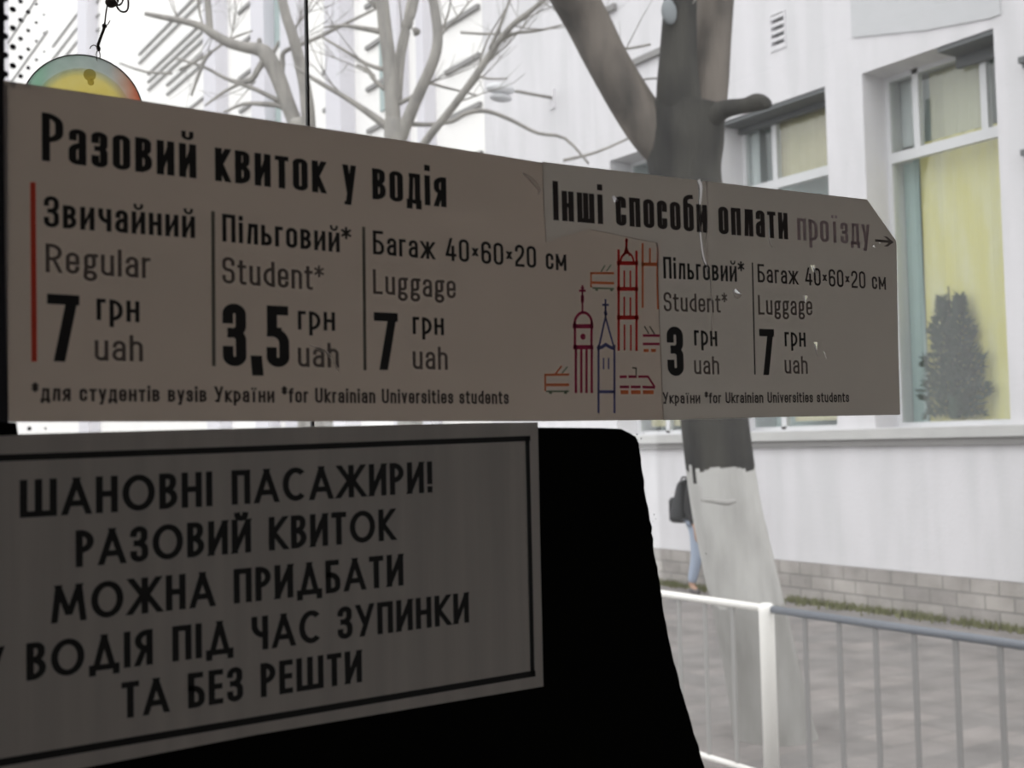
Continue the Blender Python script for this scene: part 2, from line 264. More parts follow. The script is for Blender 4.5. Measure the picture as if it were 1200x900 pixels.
# --- letterforms: centreline strokes in a unit box; P = filleted polyline, D = diagonal with level ends, E = ellipse arc, dot
def P(*pts, c=False): return ('P', pts, c)
def D(*a): return ('D', a)
def V(f, st): return (*st, f) if st[0] == 'D' else (*st, f)
AS, DS = 1.36, -.36
G = {
 'Р': (.66, 'c', [P((0,0),(0,1)), P((0,1),(1,1,1),(1,.44,1),(0,.44))]),
 'З': (.62, 'c', [P((0,.78),(0,1,1),(1,1,1),(1,.53,1),(.35,.53)), P((.35,.53),(1,.53,1),(1,0,1),(0,0,1),(0,.22))]),
 'П': (.64, 'c', [P((0,0),(0,1),(1,1),(1,0))]),
 'Б': (.64, 'c', [P((.9,1),(0,1),(0,0),(1,0,1),(1,.57,1),(0,.57))]),
 'І': (0, 'c', [P((0,0),(0,1))]),
 'У': (.68, 'c', [D(0,1,.52,.36), D(1,1,.42,.08), P((.1,0),(.42,0))]),
 'R': (.66, 'c', [P((0,0),(0,1)), P((0,1),(1,1,1),(1,.47,1),(0,.47)), D(.5,.47,1,0)]),
 'S': (.62, 'c', [P((1,.78),(1,1,1),(0,1,1),(0,.52,1),(1,.52,1),(1,0,1),(0,0,1),(0,.22))]),
 'L': (.55, 'c', [P((0,1),(0,0),(1,0))]),
 'U': (.66, 'c', [P((0,1),(0,0,1),(1,0,1),(1,1))]),
 '7': (.62, 'c', [P((0,1),(1,1)), D(.93,1,.34,0)]),
 '3': (.64, 'c', [P((0,.80),(0,1,1),(1,1,1),(1,.54,1),(.38,.54)), P((.38,.54),(1,.54,1),(1,0,1),(0,0,1),(0,.20))]),
 '5': (.64, 'c', [P((.95,1),(.05,1),(.05,.58),(.4,.58)), P((.05,.58),(1,.58,1),(1,0,1),(0,0,1),(0,.20))]),
 '4': (.68, 'c', [D(.5,1,.0,.22), P((0,.22),(1,.22)), P((.75,0),(.75,.62))]),
 '6': (.64, 'c', [P((0,0,1),(1,0,1),(1,.56,1),(0,.56,1),c=True), P((0,.3),(0,1,1),(1,1,1),(1,.80))]),
 '0': (.64, 'c', [P((0,0,1),(1,0,1),(1,1,1),(0,1,1),c=True)]),
 '2': (.62, 'c', [P((0,.78),(0,1,1),(1,1,1),(1,.58,.8),(.0,.16,.5),(0,0),(1,0))]),
 '×': (.46, 'c', [D(0,.28,1,.68), D(1,.28,0,.68)]),
 ',': (.24, 'c', [V(1.1, D(.75,.12,.05,-.17))]),
 '*': (.46, 'c', [P((.5,.62),(.5,1.08)), P((.0,.73),(1,.97)), P((1,.73),(0,.97))]),
 '!': (0, 'c', [P((0,.34),(0,1)), P((0,0),(0,.06))]),
 'а': (.56, 'x', [P((.05,.78),(.05,1,1),(1,1,1),(1,0)), P((1,.56),(0,.56,1),(0,0,1),(1,0,1),(1,.3))]),
 'з': (.52, 'x', [P((0,.78),(0,1,1),(1,1,1),(1,.53,1),(.35,.53)), P((.35,.53),(1,.53,1),(1,0,1),(0,0,1),(0,.22))]),
 'о': (.58, 'x', [P((0,0,1),(1,0,1),(1,1,1),(0,1,1),c=True)]),
 'в': (.56, 'x', [P((0,0),(0,1),(.92,1,1),(.92,.53,1),(0,.53)), P((0,.53),(1,.53,1),(1,0,1),(0,0))]),
 'и': (.60, 'x', [P((0,0),(0,1)), P((1,0),(1,1)), V(.62, D(0,.0,1,1))]),
 'к': (.56, 'x', [P((0,0),(0,1)), D(1,1,.12,.48), D(.22,.52,1,0)]),
 'т': (.52, 'x', [P((0,1),(1,1)), P((.5,0),(.5,1))]),
 'у': (.56, 'x', [D(0,1,.52,.02), D(1,1,.36,DS+.04), V(.8, P((.12,DS+.02),(.34,DS+.02)))]),
 'д': (.62, 'x', [V(.75, D(.24,1,.10,0)), P((.26,1),(.92,1),(.92,0)), P((-.02,0),(1.04,0)), P((-.02,0),(-.02,-.2)), P((1.04,0),(1.04,-.2))]),
 'і': (0, 'x', [P((0,0),(0,1)), P((0,1.33),(0,1.40))]),
 'ї': (.46, 'x', [P((.5,0),(.5,1)), V(.8, P((.0,1.33),(.0,1.36))), V(.8, P((1,1.33),(1,1.36)))]),
 'я': (.56, 'x', [P((1,0),(1,1)), P((1,1),(0,1,1),(0,.45,1),(1,.45)), D(.55,.45,0,0)]),
 'ч': (.56, 'x', [P((0,1),(0,.42,1),(1,.42)), P((1,0),(1,1))]),
 'н': (.58, 'x', [P((0,0),(0,1)), P((1,0),(1,1)), P((0,.53),(1,.53))]),
 'г': (.40, 'x', [P((0,0),(0,1),(1,1))]),
 'р': (.58, 'x', [P((0,DS),(0,1)), P((0,1),(1,1,1),(1,0,1),(0,0))]),
 'л': (.58, 'x', [D(.28,1,.10,0), P((.28,1),(1,1),(1,0))]),
 'ь': (.54, 'x', [P((0,1),(0,0),(1,0,1),(1,.55,1),(0,.55))]),
 'ж': (.86, 'x', [P((.5,0),(.5,1)), D(0,1,.40,.52), D(1,1,.60,.52), D(0,0,.40,.52), D(1,0,.60,.52)]),
 'с': (.54, 'x', [P((1,.72),(1,1,1),(0,1,1),(0,0,1),(1,0,1),(1,.28))]),
 'м': (.74, 'x', [P((0,0),(0,1)), P((1,0),(1,1)), D(0,1,.5,.2), D(1,1,.5,.2)]),
 'ш': (.86, 'x', [P((0,1),(0,0),(1,0),(1,1)), P((.5,0),(.5,1))]),
 'п': (.58, 'x', [P((0,0),(0,1),(1,1),(1,0))]),
 'б': (.58, 'x', [P((0,0,1),(1,0,1),(1,1,1),(0,1,1),c=True), P((0,.5),(0,1.36,1),(.95,1.36))]),
 'е': (.56, 'x', [P((0,.5),(1,.5)), P((1,.5),(1,1,1),(0,1,1),(0,0,1),(1,0,1),(1,.24))]),
 'g': (.58, 'x', [P((.08,.32,1),(.88,.32,1),(.88,1,1),(.08,1,1),c=True), P((0,DS,1),(1,DS,1),(1,.06,1),(0,.06,1),c=True), P((.8,1),(1.08,1)), P((.1,.36),(.04,.08))]),
 'u': (.56, 'x', [P((0,1),(0,0,1),(1,0,1),(1,.3)), P((1,0),(1,1))]),
 'l': (0, 'x', [P((0,0),(0,AS))]),
 'r': (.38, 'x', [P((0,0),(0,1)), P((0,.6),(0,1,1),(1,1))]),
 'h': (.56, 'x', [P((0,0),(0,AS)), P((0,.6),(0,1,1),(1,1,1),(1,0))]),
 'n': (.56, 'x', [P((0,0),(0,1)), P((0,.6),(0,1,1),(1,1,1),(1,0))]),
 't': (.42, 'x', [P((.3,1.28),(.3,0,.7),(1,0)), P((-.1,1),(1,1))]),
 'd': (.58, 'x', [P((1,0),(1,AS)), P((1,1),(0,1,1),(0,0,1),(1,0))]),
 'f': (.40, 'x', [P((.3,0),(.3,AS,1),(1,AS)), P((-.1,1),(1,1))]),
 'v': (.54, 'x', [D(0,1,.5,0), D(1,1,.5,0)]),
 's': (.52, 'x', [P((1,.76),(1,1,1),(0,1,1),(0,.52,1),(1,.52,1),(1,0,1),(0,0,1),(0,.24))]),
 'k': (.56, 'x', [P((0,0),(0,AS)), D(1,1,.12,.44), D(.25,.5,1,0)]),
 '→': (.9, 'x', [P((0,.5),(1,.5)), D(.6,.9,1,.5), D(.6,.1,1,.5)]),
}
BREVE = V(.62, P((.12,1.46),(.12,1.26,1),(.88,1.26,1),(.88,1.46)))
G['й'] = (.60, 'x', G['и'][2] + [BREVE])
for a, b in (('a','а'),('e','е'),('o','о'),('i','і')): G[a] = G[b]
K = {  # geometric capitals of the lower notice
 'Ш': (1.02, [P((0,1),(0,0),(1,0),(1,1)), P((.5,0),(.5,1))]),
 'А': (.84, [D(0,0,.5,1), D(1,0,.5,1), P((.24,.27),(.76,.27))]),
 'Н': (.64, [P((0,0),(0,1)), P((1,0),(1,1)), P((0,.52),(1,.52))]),
 'О': (.98, [('E', (.5,.5,.5,.5,0,360))]),
 'В': (.56, [P((0,0),(0,1),(.9,1,1),(.9,.54,1),(0,.54)), P((0,.54),(1,.54,1),(1,0,1),(0,0))]),
 'І': (0, [P((0,0),(0,1))]),
 'П': (.62, [P((0,0),(0,1),(1,1),(1,0))]),
 'С': (.80, [('E', (.58,.5,.58,.5,48,312))]),
 'Ж': (1.06, [P((.5,0),(.5,1)), D(.04,1,.44,.5), D(.96,1,.56,.5), D(0,0,.44,.54), D(1,0,.56,.54)]),
 'И': (.66, [P((0,0),(0,1)), P((1,0),(1,1)), D(0,0,1,1)]),
 'Р': (.54, [P((0,0),(0,1)), P((0,1),(1,1,1),(1,.45,1),(0,.45))]),
 '!': (0, [P((0,.32),(0,1)), P((0,0),(0,.05))]),
 'З': (.56, [P((0,.84),(.08,1,1),(.94,1,1),(.94,.53,1),(.3,.53)), P((.3,.53),(1,.53,1),(1,0,1),(0,0,1),(0,.18))]),
 'К': (.66, [P((0,0),(0,1)), D(.95,1,.1,.5), D(.14,.54,1,0)]),
 'М': (1.04, [D(0,0,.14,1), D(.14,1,.5,.12), D(.86,1,.5,.12), D(1,0,.86,1)]),
 'Д': (.92, [D(.16,.05,.5,1), D(.84,.05,.5,1), P((.0,.03),(1,.03)), P((0,.03),(0,-.14)), P((1,.03),(1,-.14))]),
 'Б': (.56, [P((.85,1),(0,1),(0,0),(1,0,1),(1,.57,1),(0,.57))]),
 'Т': (.56, [P((0,1),(1,1)), P((.5,0),(.5,1))]),
 'У': (.70, [D(0,1,.54,.34), D(1,1,.32,0)]),
 'Я': (.56, [P((1,0),(1,1)), P((1,1),(0,1,1),(0,.47,1),(1,.47)), D(.55,.47,0,0)]),
 'Ч': (.58, [P((0,1),(0,.42,1),(1,.42)), P((1,0),(1,1))]),
 'Е': (.50, [P((1,1),(0,1),(0,0),(1,0)), P((0,.52),(.92,.52))]),
}
K['Й'] = (.66, K['И'][1] + [P((.2,1.24),(.2,1.13,1),(.8,1.13,1),(.8,1.24))])

def fillet(pts, closed):
    n = len(pts); out = []
    V = [Vector(p[:2]) for p in pts]; R = [p[2] if len(p) > 2 else 0 for p in pts]
    for i in range(n):
        if (not closed and i in (0, n-1)) or R[i] == 0: out.append(V[i]); continue
        a, b, c = V[i-1], V[i], V[(i+1) % n]
        la = (a-b).length * (1 if not closed and i == 1 and R[0] == 0 else .5); lc = (c-b).length * (1 if not closed and i == n-2 else .5)
        t = R[i]*min(la, lc)
        if t < 1e-9: out.append(b); continue
        p, q = b + (a-b).normalized()*t, b + (c-b).normalized()*t
        for k in range(9):
            s = k/8; k1 = .5523                # cubic close to a quarter circle
            p1, q1 = p + (b-p)*k1, q + (b-q)*k1
            out.append(p*(1-s)**3 + p1*3*s*(1-s)**2 + q1*3*s*s*(1-s) + q*s**3)
    res = [out[0]]
    for v in out[1:]:
        if (v-res[-1]).length > 1e-7: res.append(v)
    if closed and (res[0]-res[-1]).length < 1e-7: res.pop()
    return res
def ribbon(pts, t, closed=False, square=True):
    """quads along a 2-D centreline of width t"""
    pts = [Vector(p) for p in pts]; n = len(pts); Lr = []
    if not closed and square and n > 1:
        pts[0] = pts[0] - (pts[1]-pts[0]).normalized()*t/2; pts[-1] = pts[-1] + (pts[-1]-pts[-2]).normalized()*t/2
    for i in range(n):
        if closed: d0, d1 = pts[i]-pts[i-1], pts[(i+1) % n]-pts[i]
        else: d0 = pts[i]-pts[i-1] if i else pts[1]-pts[0]; d1 = pts[i+1]-pts[i] if i < n-1 else d0
        d0, d1 = d0.normalized(), d1.normalized(); n0, n1 = Vector((-d0.y, d0.x)), Vector((-d1.y, d1.x))
        m = n0+n1; m = m/max(m.length_squared, .3)*2 if m.length > .1 else n0
        Lr.append((pts[i]+m*t/2, pts[i]-m*t/2))
    return [(Lr[i][0], Lr[(i+1) % n][0], Lr[(i+1) % n][1], Lr[i][1]) for i in range(n if closed else n-1)]
class Quad(list):
    def __init__(self, v, lay): super().__init__(v); self.lay = lay
def glyph_quads(strokes, W, H, t, capH):
    q = []; lay = 0
    def mp(x, y): return Vector((t/2 + x*(W-t), t/2 + y*(H-t)))
    for lay, s in enumerate(strokes):
        n0 = len(q)
        if s[0] == 'P':
            pts = [(*mp(p[0], p[1]), *(p[2:])) for p in s[1]]
            q += ribbon(fillet(pts, s[2]), t*(s[3] if len(s) > 3 else 1), s[2])
        elif s[0] == 'D':
            x0, y0, x1, y1 = s[1]; a, b = mp(x0, y0), mp(x1, y1)
            if a.y > b.y: a, b = b, a
            lo = Vector(a); hi = Vector(b); d = hi-lo; k = t/2
            if min(y0, y1) <= .001 or min(y0, y1) < 0: lo = lo - d*(k/max(d.y, 1e-6))
            if max(y0, y1) >= .999: hi = hi + d*(k/max(d.y, 1e-6))
            h = min(t*(s[2] if len(s) > 2 else .92)*d.length/max(abs(d.y), 1e-6), t*1.9)/2
            q.append((lo-Vector((h,0)), lo+Vector((h,0)), hi+Vector((h,0)), hi-Vector((h,0))))
        elif s[0] == 'E':
            cx, cy, rx, ry, a0, a1 = s[1]; full = a1-a0 >= 360; n = 40
            pts = [mp(cx+rx*cos(radians(a0+(a1-a0)*i/n)), cy+ry*sin(radians(a0+(a1-a0)*i/n))) for i in range(n if full else n+1)]
            q += ribbon(pts, t, full, square=False)
        q[n0:] = [Quad(v, lay) for v in q[n0:]]
    return q
def put_quads(bm, quads, y, mi=0, fx=None):
    y0 = y
    for qd in quads:
        y = y0 - .000004*getattr(qd, 'lay', 0)
        pts = [fx(v) if fx else v for v in qd]
        a = sum(pts[i][0]*pts[(i+1) % 4][1]-pts[(i+1) % 4][0]*pts[i][1] for i in range(4))
        if a < 0: pts = pts[::-1]
        bm.faces.new([bm.verts.new((p[0], y, p[1])) for p in pts]).material_index = mi
def text(name, parent, string, p0, p1, hpx, wt, m, y, font='A', xh=.745, sp=.34, gap=.16, label=None, bm=None, mi=0, thin=.86):
    """one printed line: baseline runs from p0 to p1, capitals hpx tall at p0, stroke wt of the capital height"""
    a, b = Vector(pl(*p0)), Vector(pl(*p1)); cap = pl(p0[0], p0[1]-hpx)[1]-a.y
    u = (b-a); Ltot = u.length; u.normalize(); t = wt*cap; own = bm is None
    if own: bm = B()
    ws = []
    for ch in string:
        if ch == ' ': ws.append(('s', sp)); continue
        g = G[ch] if font == 'A' else (K[ch][0], 'c', K[ch][1])
        ws.append((g, g[0]))
    nat = sum((wd*cap if g == 's' else (max(wd*cap, 0)) if wd else 0) for g, wd in ws)
    fixed = sum(t for g, wd in ws if g != 's' and not wd); ng = len(string)-1
    k = (Ltot-fixed)/(nat + ng*gap*cap)
    x = 0
    for (g, wd), ch in zip(ws, string):
        W = t if (g != 's' and not wd) else wd*cap*k
        if g != 's':
            H = cap if g[1] == 'c' else cap*xh
            qs = [Quad([Vector((v.x, v.y*thin)) for v in qd], qd.lay) for qd in glyph_quads(g[2], W, H/thin, t, cap)]
            put_quads(bm, qs, y, mi, lambda v: (a.x + u.x*(x+v.x), a.y + u.y*(x+v.x) + v.y))
        x += W + gap*cap*k
    if own:
        o = obj(name, bm, m, parent)
        if label: o['label'] = label
        return o
def lines(name, parent, pts_list, m, y, label=None):
    """printed rules: (p, q, width in picture pixels)"""
    bm = B()
    for pts, wpx in pts_list:
        c = [Vector(pl(*p)) for p in pts]; wd = wpx*.00040
        put_quads(bm, ribbon(c, wd, False, True), y)
    o = obj(name, bm, m, parent)
    if label: o['label'] = label
    return o

# black film on the lower glass
film = empty('black_film', (.3, YP, 1.85))
tag(film, 'opaque black film with a ragged curved right edge covering the lower cab glass', 'window film')
fp = [(-60, 920), (-60, 494), (19, 495), (21, 509), (200, 504), (480, 498), (629.5, 501), (700, 501.5), (727, 502.5), (738, 508), (745, 512), (748, 519), (750, 530), (753, 556), (757, 588), (763, 618), (766, 645), (771, 672), (775, 699), (780, 732), (787, 766), (797, 805), (809, 847), (825.5, 900), (845, 960), (880, 1060), (-60, 1060)]
rag = []
for i, (x, y) in enumerate(fp):
    if 10 <= i <= 23 and i < len(fp)-1:
        x2, y2 = fp[i+1]
        for k in range(4): rag.append((x+(x2-x)*k/4+random.uniform(-.8, .8), y+(y2-y)*k/4))
    else: rag.append((x, y))
poly_sheet('film_sheet', [pl(*p) for p in rag], YP, YP-.0004, M['film'], film)
for px, py, r in ((746, 509, 1.3), (751, 514, 1.1), (748.5, 522, .9), (754, 508, .8), (766, 603, 1), (768, 608, .8), (765, 611, .7), (827, 649, .9)):
    x, z = pl(px, py); bm = B(); disc2(bm, x, z, YP-.0003, r*.00036, 7); obj('film_crumb', bm, M['film'], film)

# ---- sticker with fares bought from the driver
st1 = empty('fare_sticker', (.26, YP, 2.01))
tag(st1, 'large left fare sticker headed in bold with three price columns, stuck to the cab glass', 'sticker', 'fare stickers on the cab glass')
poly_sheet('sticker_sheet', [pl(*p) for p in ((3.5, 94.5), (160, 117.5), (330, 143.5), (500, 169), (634.8, 190.8), (636.3, 240), (639.3, 284), (664, 275.6), (690, 268.6), (768.3, 284.6), (769.4, 290), (771.4, 360), (774.4, 430), (776.4, 492), (640, 493.6), (340, 493.8), (10, 494.5), (5.5, 300))], YP, YP-.0005, M['paper'], st1)
y1 = YP-.0007
T = lambda *a, **k: text(*a, **k)
T('heading_text', st1, 'Разовий квиток у водія', (48.7, 188.6), (522.6, 243.4), 56.5, .158, M['ink'], y1, thin=.66)
T('fare_name_text', st1, 'Звичайний', (51, 266), (228, 279.5), 36.5, .155, M['ink'], y1)
T('fare_name_text', st1, 'Regular', (53, 319), (176, 326.5), 33.5, .135, M['ink_grey'], y1)
T('price_text', st1, '7', (55, 423.4), (93, 424.4), 79, .175, M['ink'], y1)
T('currency_text', st1, 'грн', (112.7, 375), (163, 378), 33.5, .15, M['ink'], y1)
T('currency_text', st1, 'uah', (110.5, 422.6), (167, 423.6), 32, .14, M['ink_grey'], y1)
T('fare_name_text', st1, 'Пільговий', (260, 283.2), (397.5, 296), 32.5, .155, M['ink'], y1)
T('asterisk_text', st1, '*', (399.5, 296), (411, 296.5), 28, .11, M['ink'], y1)
T('fare_name_text', st1, 'Student', (260, 332), (366, 340), 31, .135, M['ink_grey'], y1)
T('asterisk_text', st1, '*', (368, 340), (379, 340.5), 27, .10, M['ink_grey'], y1)
T('price_text', st1, '3,5', (260.6, 429), (338.6, 430.5), 73.5, .175, M['ink'], y1)
T('currency_text', st1, 'грн', (348.5, 386.4), (392, 387.8), 29.5, .15, M['ink'], y1)
T('currency_text', st1, 'uah', (348.5, 430), (396.5, 430.8), 30, .14, M['ink_grey'], y1)
T('fare_name_text', st1, 'Багаж 40×60×20 см', (436.5, 298), (663, 317.6), 27.8, .148, M['ink'], y1)
T('fare_name_text', st1, 'Luggage', (436.5, 344.5), (533.4, 350), 28.8, .135, M['ink_grey'], y1)
T('price_text', st1, '7', (438.5, 433.5), (466.5, 434), 67.5, .175, M['ink'], y1)
T('currency_text', st1, 'грн', (483, 391.5), (519.5, 393), 27, .15, M['ink'], y1)
T('currency_text', st1, 'uah', (483, 432.6), (524, 433.5), 28, .14, M['ink_grey'], y1)
T('footnote_text', st1, '*для студентів вузів України *for Ukrainian Universities students', (36.8, 469.8), (595.4, 473.6), 20, .175, M['ink_soft'], y1, gap=.14)
lines('accent_line', st1, [([(38.2, 217), (39.7, 421)], 5.2)], M['ink_red'], y1, 'vertical red line at the left of the fares')
lines('divider_line', st1, [([(249, 250), (250, 427)], 4)], M['ink_mid'], y1, 'grey vertical line between the first two fares')
lines('divider_line', st1, [([(425.4, 268), (427, 432)], 4)], M['ink_mid'], y1, 'grey vertical line between the last two fares')
def art(name, m, strokes, label):
    bm = B()
    for pts, wd in strokes:
        c = [Vector(pl(620+x/3.913, 270+yy/3.913)) for x, yy in pts]
        put_quads(bm, ribbon(c, wd*.000128, False, False), y1)
    o = obj(name, bm, m, st1); o['label'] = label
def arc(cx, cy, rx, ry, a0, a1, n=14): return [(cx+rx*cos(radians(a0+(a1-a0)*i/n)), cy-ry*sin(radians(a0+(a1-a0)*i/n))) for i in range(n+1)]
art('tower_drawing', M['ink_tower'], [([(407, 88), (407, 552)], 13), ([(489, 94), (489, 553)], 13), ([(399, 151), (497, 151)], 17), ([(399, 269), (497, 269)], 17), ([(399, 400), (499, 400)], 18),
    ([(433, 185), (433, 262)], 9), ([(461, 185), (461, 262)], 9), ([(433, 305), (433, 395)], 9), ([(461, 308), (461, 396)], 9), ([(434, 432), (434, 550)], 9), ([(463, 434), (463, 552)], 9),
    (arc(446, 148, 30, 44, 0, 180), 10), ([(443, 38), (443, 108)], 12), ([(430, 118), (443, 78), (458, 118)], 9), ([(437, 45), (450, 50)], 12)], 'tall red line drawing of a three tier tower')
art('tower_drawing', M['ink_orange'], [([(517, 60), (517, 356)], 11), ([(551, 82), (551, 156)], 10), ([(587, 74), (584, 200), (588, 362)], 11), ([(511, 156), (592, 156)], 16)], 'orange line drawing of a tower cut off by the next sticker')
art('tower_drawing', M['ink_crimson'], [([(207, 415), (207, 545)], 12), ([(283, 415), (283, 545)], 12), ([(197, 440), (291, 440)], 18), ([(199, 536), (291, 536)], 18), ([(211, 545), (211, 746)], 12), ([(236, 545), (236, 746)], 12), ([(260, 545), (260, 746)], 12), ([(284, 545), (284, 746)], 12),
    (arc(245, 432, 40, 55, 0, 180), 12), ([(241, 252), (241, 378)], 9), ([(226, 277), (256, 277)], 9), ([(233, 264), (249, 264)], 6), ([(241, 300), (241, 330)], 16), (arc(244, 488, 7, 7, 0, 360), 12)], 'crimson line drawing of a domed bell tower')
art('tower_drawing', M['ink_blue'], [([(347, 398), (317, 532)], 9), ([(347, 398), (384, 532)], 9), ([(347, 316), (347, 402)], 9), ([(332, 342), (362, 342)], 9), ([(345, 372), (350, 390)], 16), ([(315, 525), (315, 838)], 11), ([(388, 525), (388, 838)], 11),
    ([(308, 542), (330, 536), (348, 524), (368, 536), (392, 544)], 15), ([(310, 740), (393, 740)], 13), ([(338, 585), (338, 637)], 8), ([(361, 585), (361, 637)], 8)], 'blue line drawing of a pointed clock tower')
art('tram_drawing', M['ink_orange'], [([(277, 197), (386, 197)], 9), ([(281, 197), (281, 262)], 8), ([(285, 240), (386, 243)], 11)], 'upper orange trolleybus drawing')
art('tram_detail', M['ink_green'], [([(288, 265), (386, 268)], 7), ([(300, 272), (312, 273)], 10), ([(368, 274), (380, 274)], 10), ([(325, 192), (345, 160)], 6), ([(352, 188), (372, 158)], 6)], 'grey green wheels and poles of the upper trolleybus')
art('tram_drawing', M['ink_orange'], [([(67, 663), (180, 661)], 9), ([(71, 663), (71, 737)], 8), ([(76, 709), (180, 708)], 11), ([(118, 658), (146, 622)], 7)], 'lower orange trolleybus drawing')
art('tram_detail', M['ink_green'], [([(74, 738), (180, 738)], 7), ([(88, 744), (102, 744)], 11), ([(156, 744), (170, 744)], 11), ([(148, 655), (172, 626)], 6)], 'grey green wheels and pole of the lower trolleybus')
art('tram_drawing', M['ink_crimson'], [([(412, 672), (445, 671)], 11), ([(452, 671), (490, 671)], 11), ([(497, 671), (542, 671), (571, 716), (568, 726)], 10), ([(412, 718), (455, 718)], 11), ([(463, 718), (508, 718)], 11), ([(516, 718), (566, 720)], 11), ], 'crimson outline of the lower tram')
art('tram_drawing', M['ink_crimson'], [([(518, 483), (595, 483)], 11), ([(518, 521), (595, 521)], 11)], 'crimson outline of the tram cut off by the next sticker')
art('tram_detail', M['ink_orange'], [([(416, 742), (452, 742)], 17), ([(464, 742), (508, 742)], 17), ([(518, 742), (568, 742)], 17), ], 'orange wheels of the lower tram')
art('tram_detail', M['ink_orange'], [([(522, 551), (545, 551)], 13), ([(556, 551), (578, 551)], 13)], 'orange wheels of the cut off tram')
art('tram_detail', M['ink_mid'], [([(487, 664), (487, 632), (470, 630)], 7)], 'grey pole of the lower tram')
art('tram_detail', M['ink_mid'], [([(545, 474), (525, 440)], 7), ([(572, 477), (549, 440)], 7)], 'grey poles of the cut off tram')

# ---- second sticker, overlapping the first at the right
st2 = empty('fare_sticker', (.53, YP, 2.03))
tag(st2, 'worn right fare sticker with a cut off top corner, overlapping the larger fare sticker', 'sticker', 'fare stickers on the cab glass')
poly_sheet('sticker_sheet', [pl(*p) for p in ((634.5, 190), (815.5, 211.5), (817.5, 225), (816.8, 250), (818, 275), (821.5, 303), (828, 322), (829.4, 321.5), (823.8, 302), (820.4, 275), (819, 250), (821, 225), (822, 212.3), (1014.5, 234), (1049, 283), (1051, 400), (1053.5, 486), (900, 489), (776, 492.5), (774, 430), (771, 360), (769, 290), (768, 285), (690, 269), (664, 276), (639, 284.5), (636, 240))], YP-.0005, YP-.0010, M['paper_right'], st2)  # narrow notch admits daylight to imitate the bright crease
sheet2 = st2.children[0]
bm = B()  # triangular holes let daylight through, standing in for glints
for tri in (((857, 343), (861, 338), (868, 345.5)), ((939.5, 346), (945.5, 347), (942, 356)), ((952, 401), (957, 401), (956, 414)), ((963, 411), (965.5, 413), (967, 421)), ((948, 311), (954, 311), (952, 321)), ((716, 230), (722, 232), (719, 239)), ((899, 267), (901.5, 268), (901, 287)), ((1027, 283), (1029, 280), (1031, 287)), ((1021, 289), (1023, 287), (1025, 291))):
    vs = [Vector(pl(*p)) for p in tri]
    lo = [bm.verts.new((v.x, YP-.02, v.y)) for v in vs]; hi = [bm.verts.new((v.x, YP+.02, v.y)) for v in vs]
    bm.faces.new(lo); bm.faces.new(hi[::-1])
    for k in range(3): bm.faces.new((lo[k], hi[k], hi[(k+1) % 3], lo[(k+1) % 3]))
bmesh.ops.recalc_face_normals(bm, faces=bm.faces[:])
cut = obj('cutter', bm, M['paper_right'])
md = sheet2.modifiers.new('holes', 'BOOLEAN'); md.operation = 'DIFFERENCE'; md.solver = 'EXACT'; md.object = cut
bpy.context.view_layer.update()
me2 = bpy.data.meshes.new_from_object(sheet2.evaluated_get(bpy.context.evaluated_depsgraph_get()))
sheet2.modifiers.clear(); sheet2.data = me2; bpy.data.objects.remove(cut)
y2 = YP-.0012
T('heading_text', st2, 'Інші способи оплати', (647, 258.4), (922, 281), 46, .17, M['ink_soft'], y2, xh=.77, thin=.66)
T('heading_text', st2, 'проїзду', (933, 281.5), (1018, 288), 33, .165, M['ink_worn'], y2, xh=.77, thin=.66, label='last heading word worn to pale lilac')
T('arrow_text', st2, '→', (1024, 291), (1045, 293), 24, .15, M['ink_grey'], y2)
T('fare_name_text', st2, 'Пільговий', (776, 326.5), (862, 330.5), 25.5, .148, M['ink'], y2)
T('asterisk_text', st2, '*', (863.5, 331), (871, 331.3), 23, .11, M['ink'], y2)
T('fare_name_text', st2, 'Student', (776.4, 365), (843, 366.6), 22.5, .135, M['ink_grey'], y2)
T('asterisk_text', st2, '*', (844.5, 366.8), (851, 367), 22, .10, M['ink_grey'], y2)
T('price_text', st2, '3', (781, 440.7), (800, 440.8), 58, .185, M['ink'], y2)
T('currency_text', st2, 'грн', (812, 405), (839, 406), 24, .15, M['ink'], y2)
T('currency_text', st2, 'uah', (812, 438.7), (841.3, 438.9), 22, .14, M['ink_grey'], y2)
T('footnote_text', st2, 'України *for Ukrainian Universities students', (775.4, 473.2), (993.4, 471.3), 13.3, .175, M['ink_soft'], y2, gap=.13)
lines('divider_line', st2, [([(880, 309), (883, 438)], 2.6)], M['ink'], y2, 'dark vertical line between the two fares')
T('fare_name_text', st2, 'Багаж 40×60×20 см', (886.4, 331), (1036.6, 340), 21.5, .145, M['ink_soft'], y2)
T('fare_name_text', st2, 'Luggage', (887, 369), (950.4, 369.8), 23, .135, M['ink_grey'], y2)
T('price_text', st2, '7', (889.6, 439.6), (907, 439.8), 54, .185, M['ink'], y2)
T('currency_text', st2, 'грн', (918, 406), (942.6, 406.6), 22.5, .15, M['ink'], y2)
T('currency_text', st2, 'uah', (918, 438), (945, 438.3), 21.5, .14, M['ink_grey'], y2)
def crease(name, parent, pts, rad, y, label):
    bm = B(); pp = smooth_path([(*pl(a, b), r) for a, b, r in pts], 4)
    tube(bm, [(p[0], y, p[1]) for p in pp], [max(p[2], .05)*rad for p in pp], 6)
    for v in bm.verts: v.co.y = y + (v.co.y-y)*.35
    o = obj(name, bm, M['clear'], parent, True); o['label'] = label
crease('crease', st2, [(817, 211, 2), (820, 222, 2.2), (818, 250, .8), (819, 275, 1), (823, 303, 1.2), (829, 318, .6), (832, 345, .9), (833, 400, .3)], .00055, y2, 'shiny vertical crease through the heading')
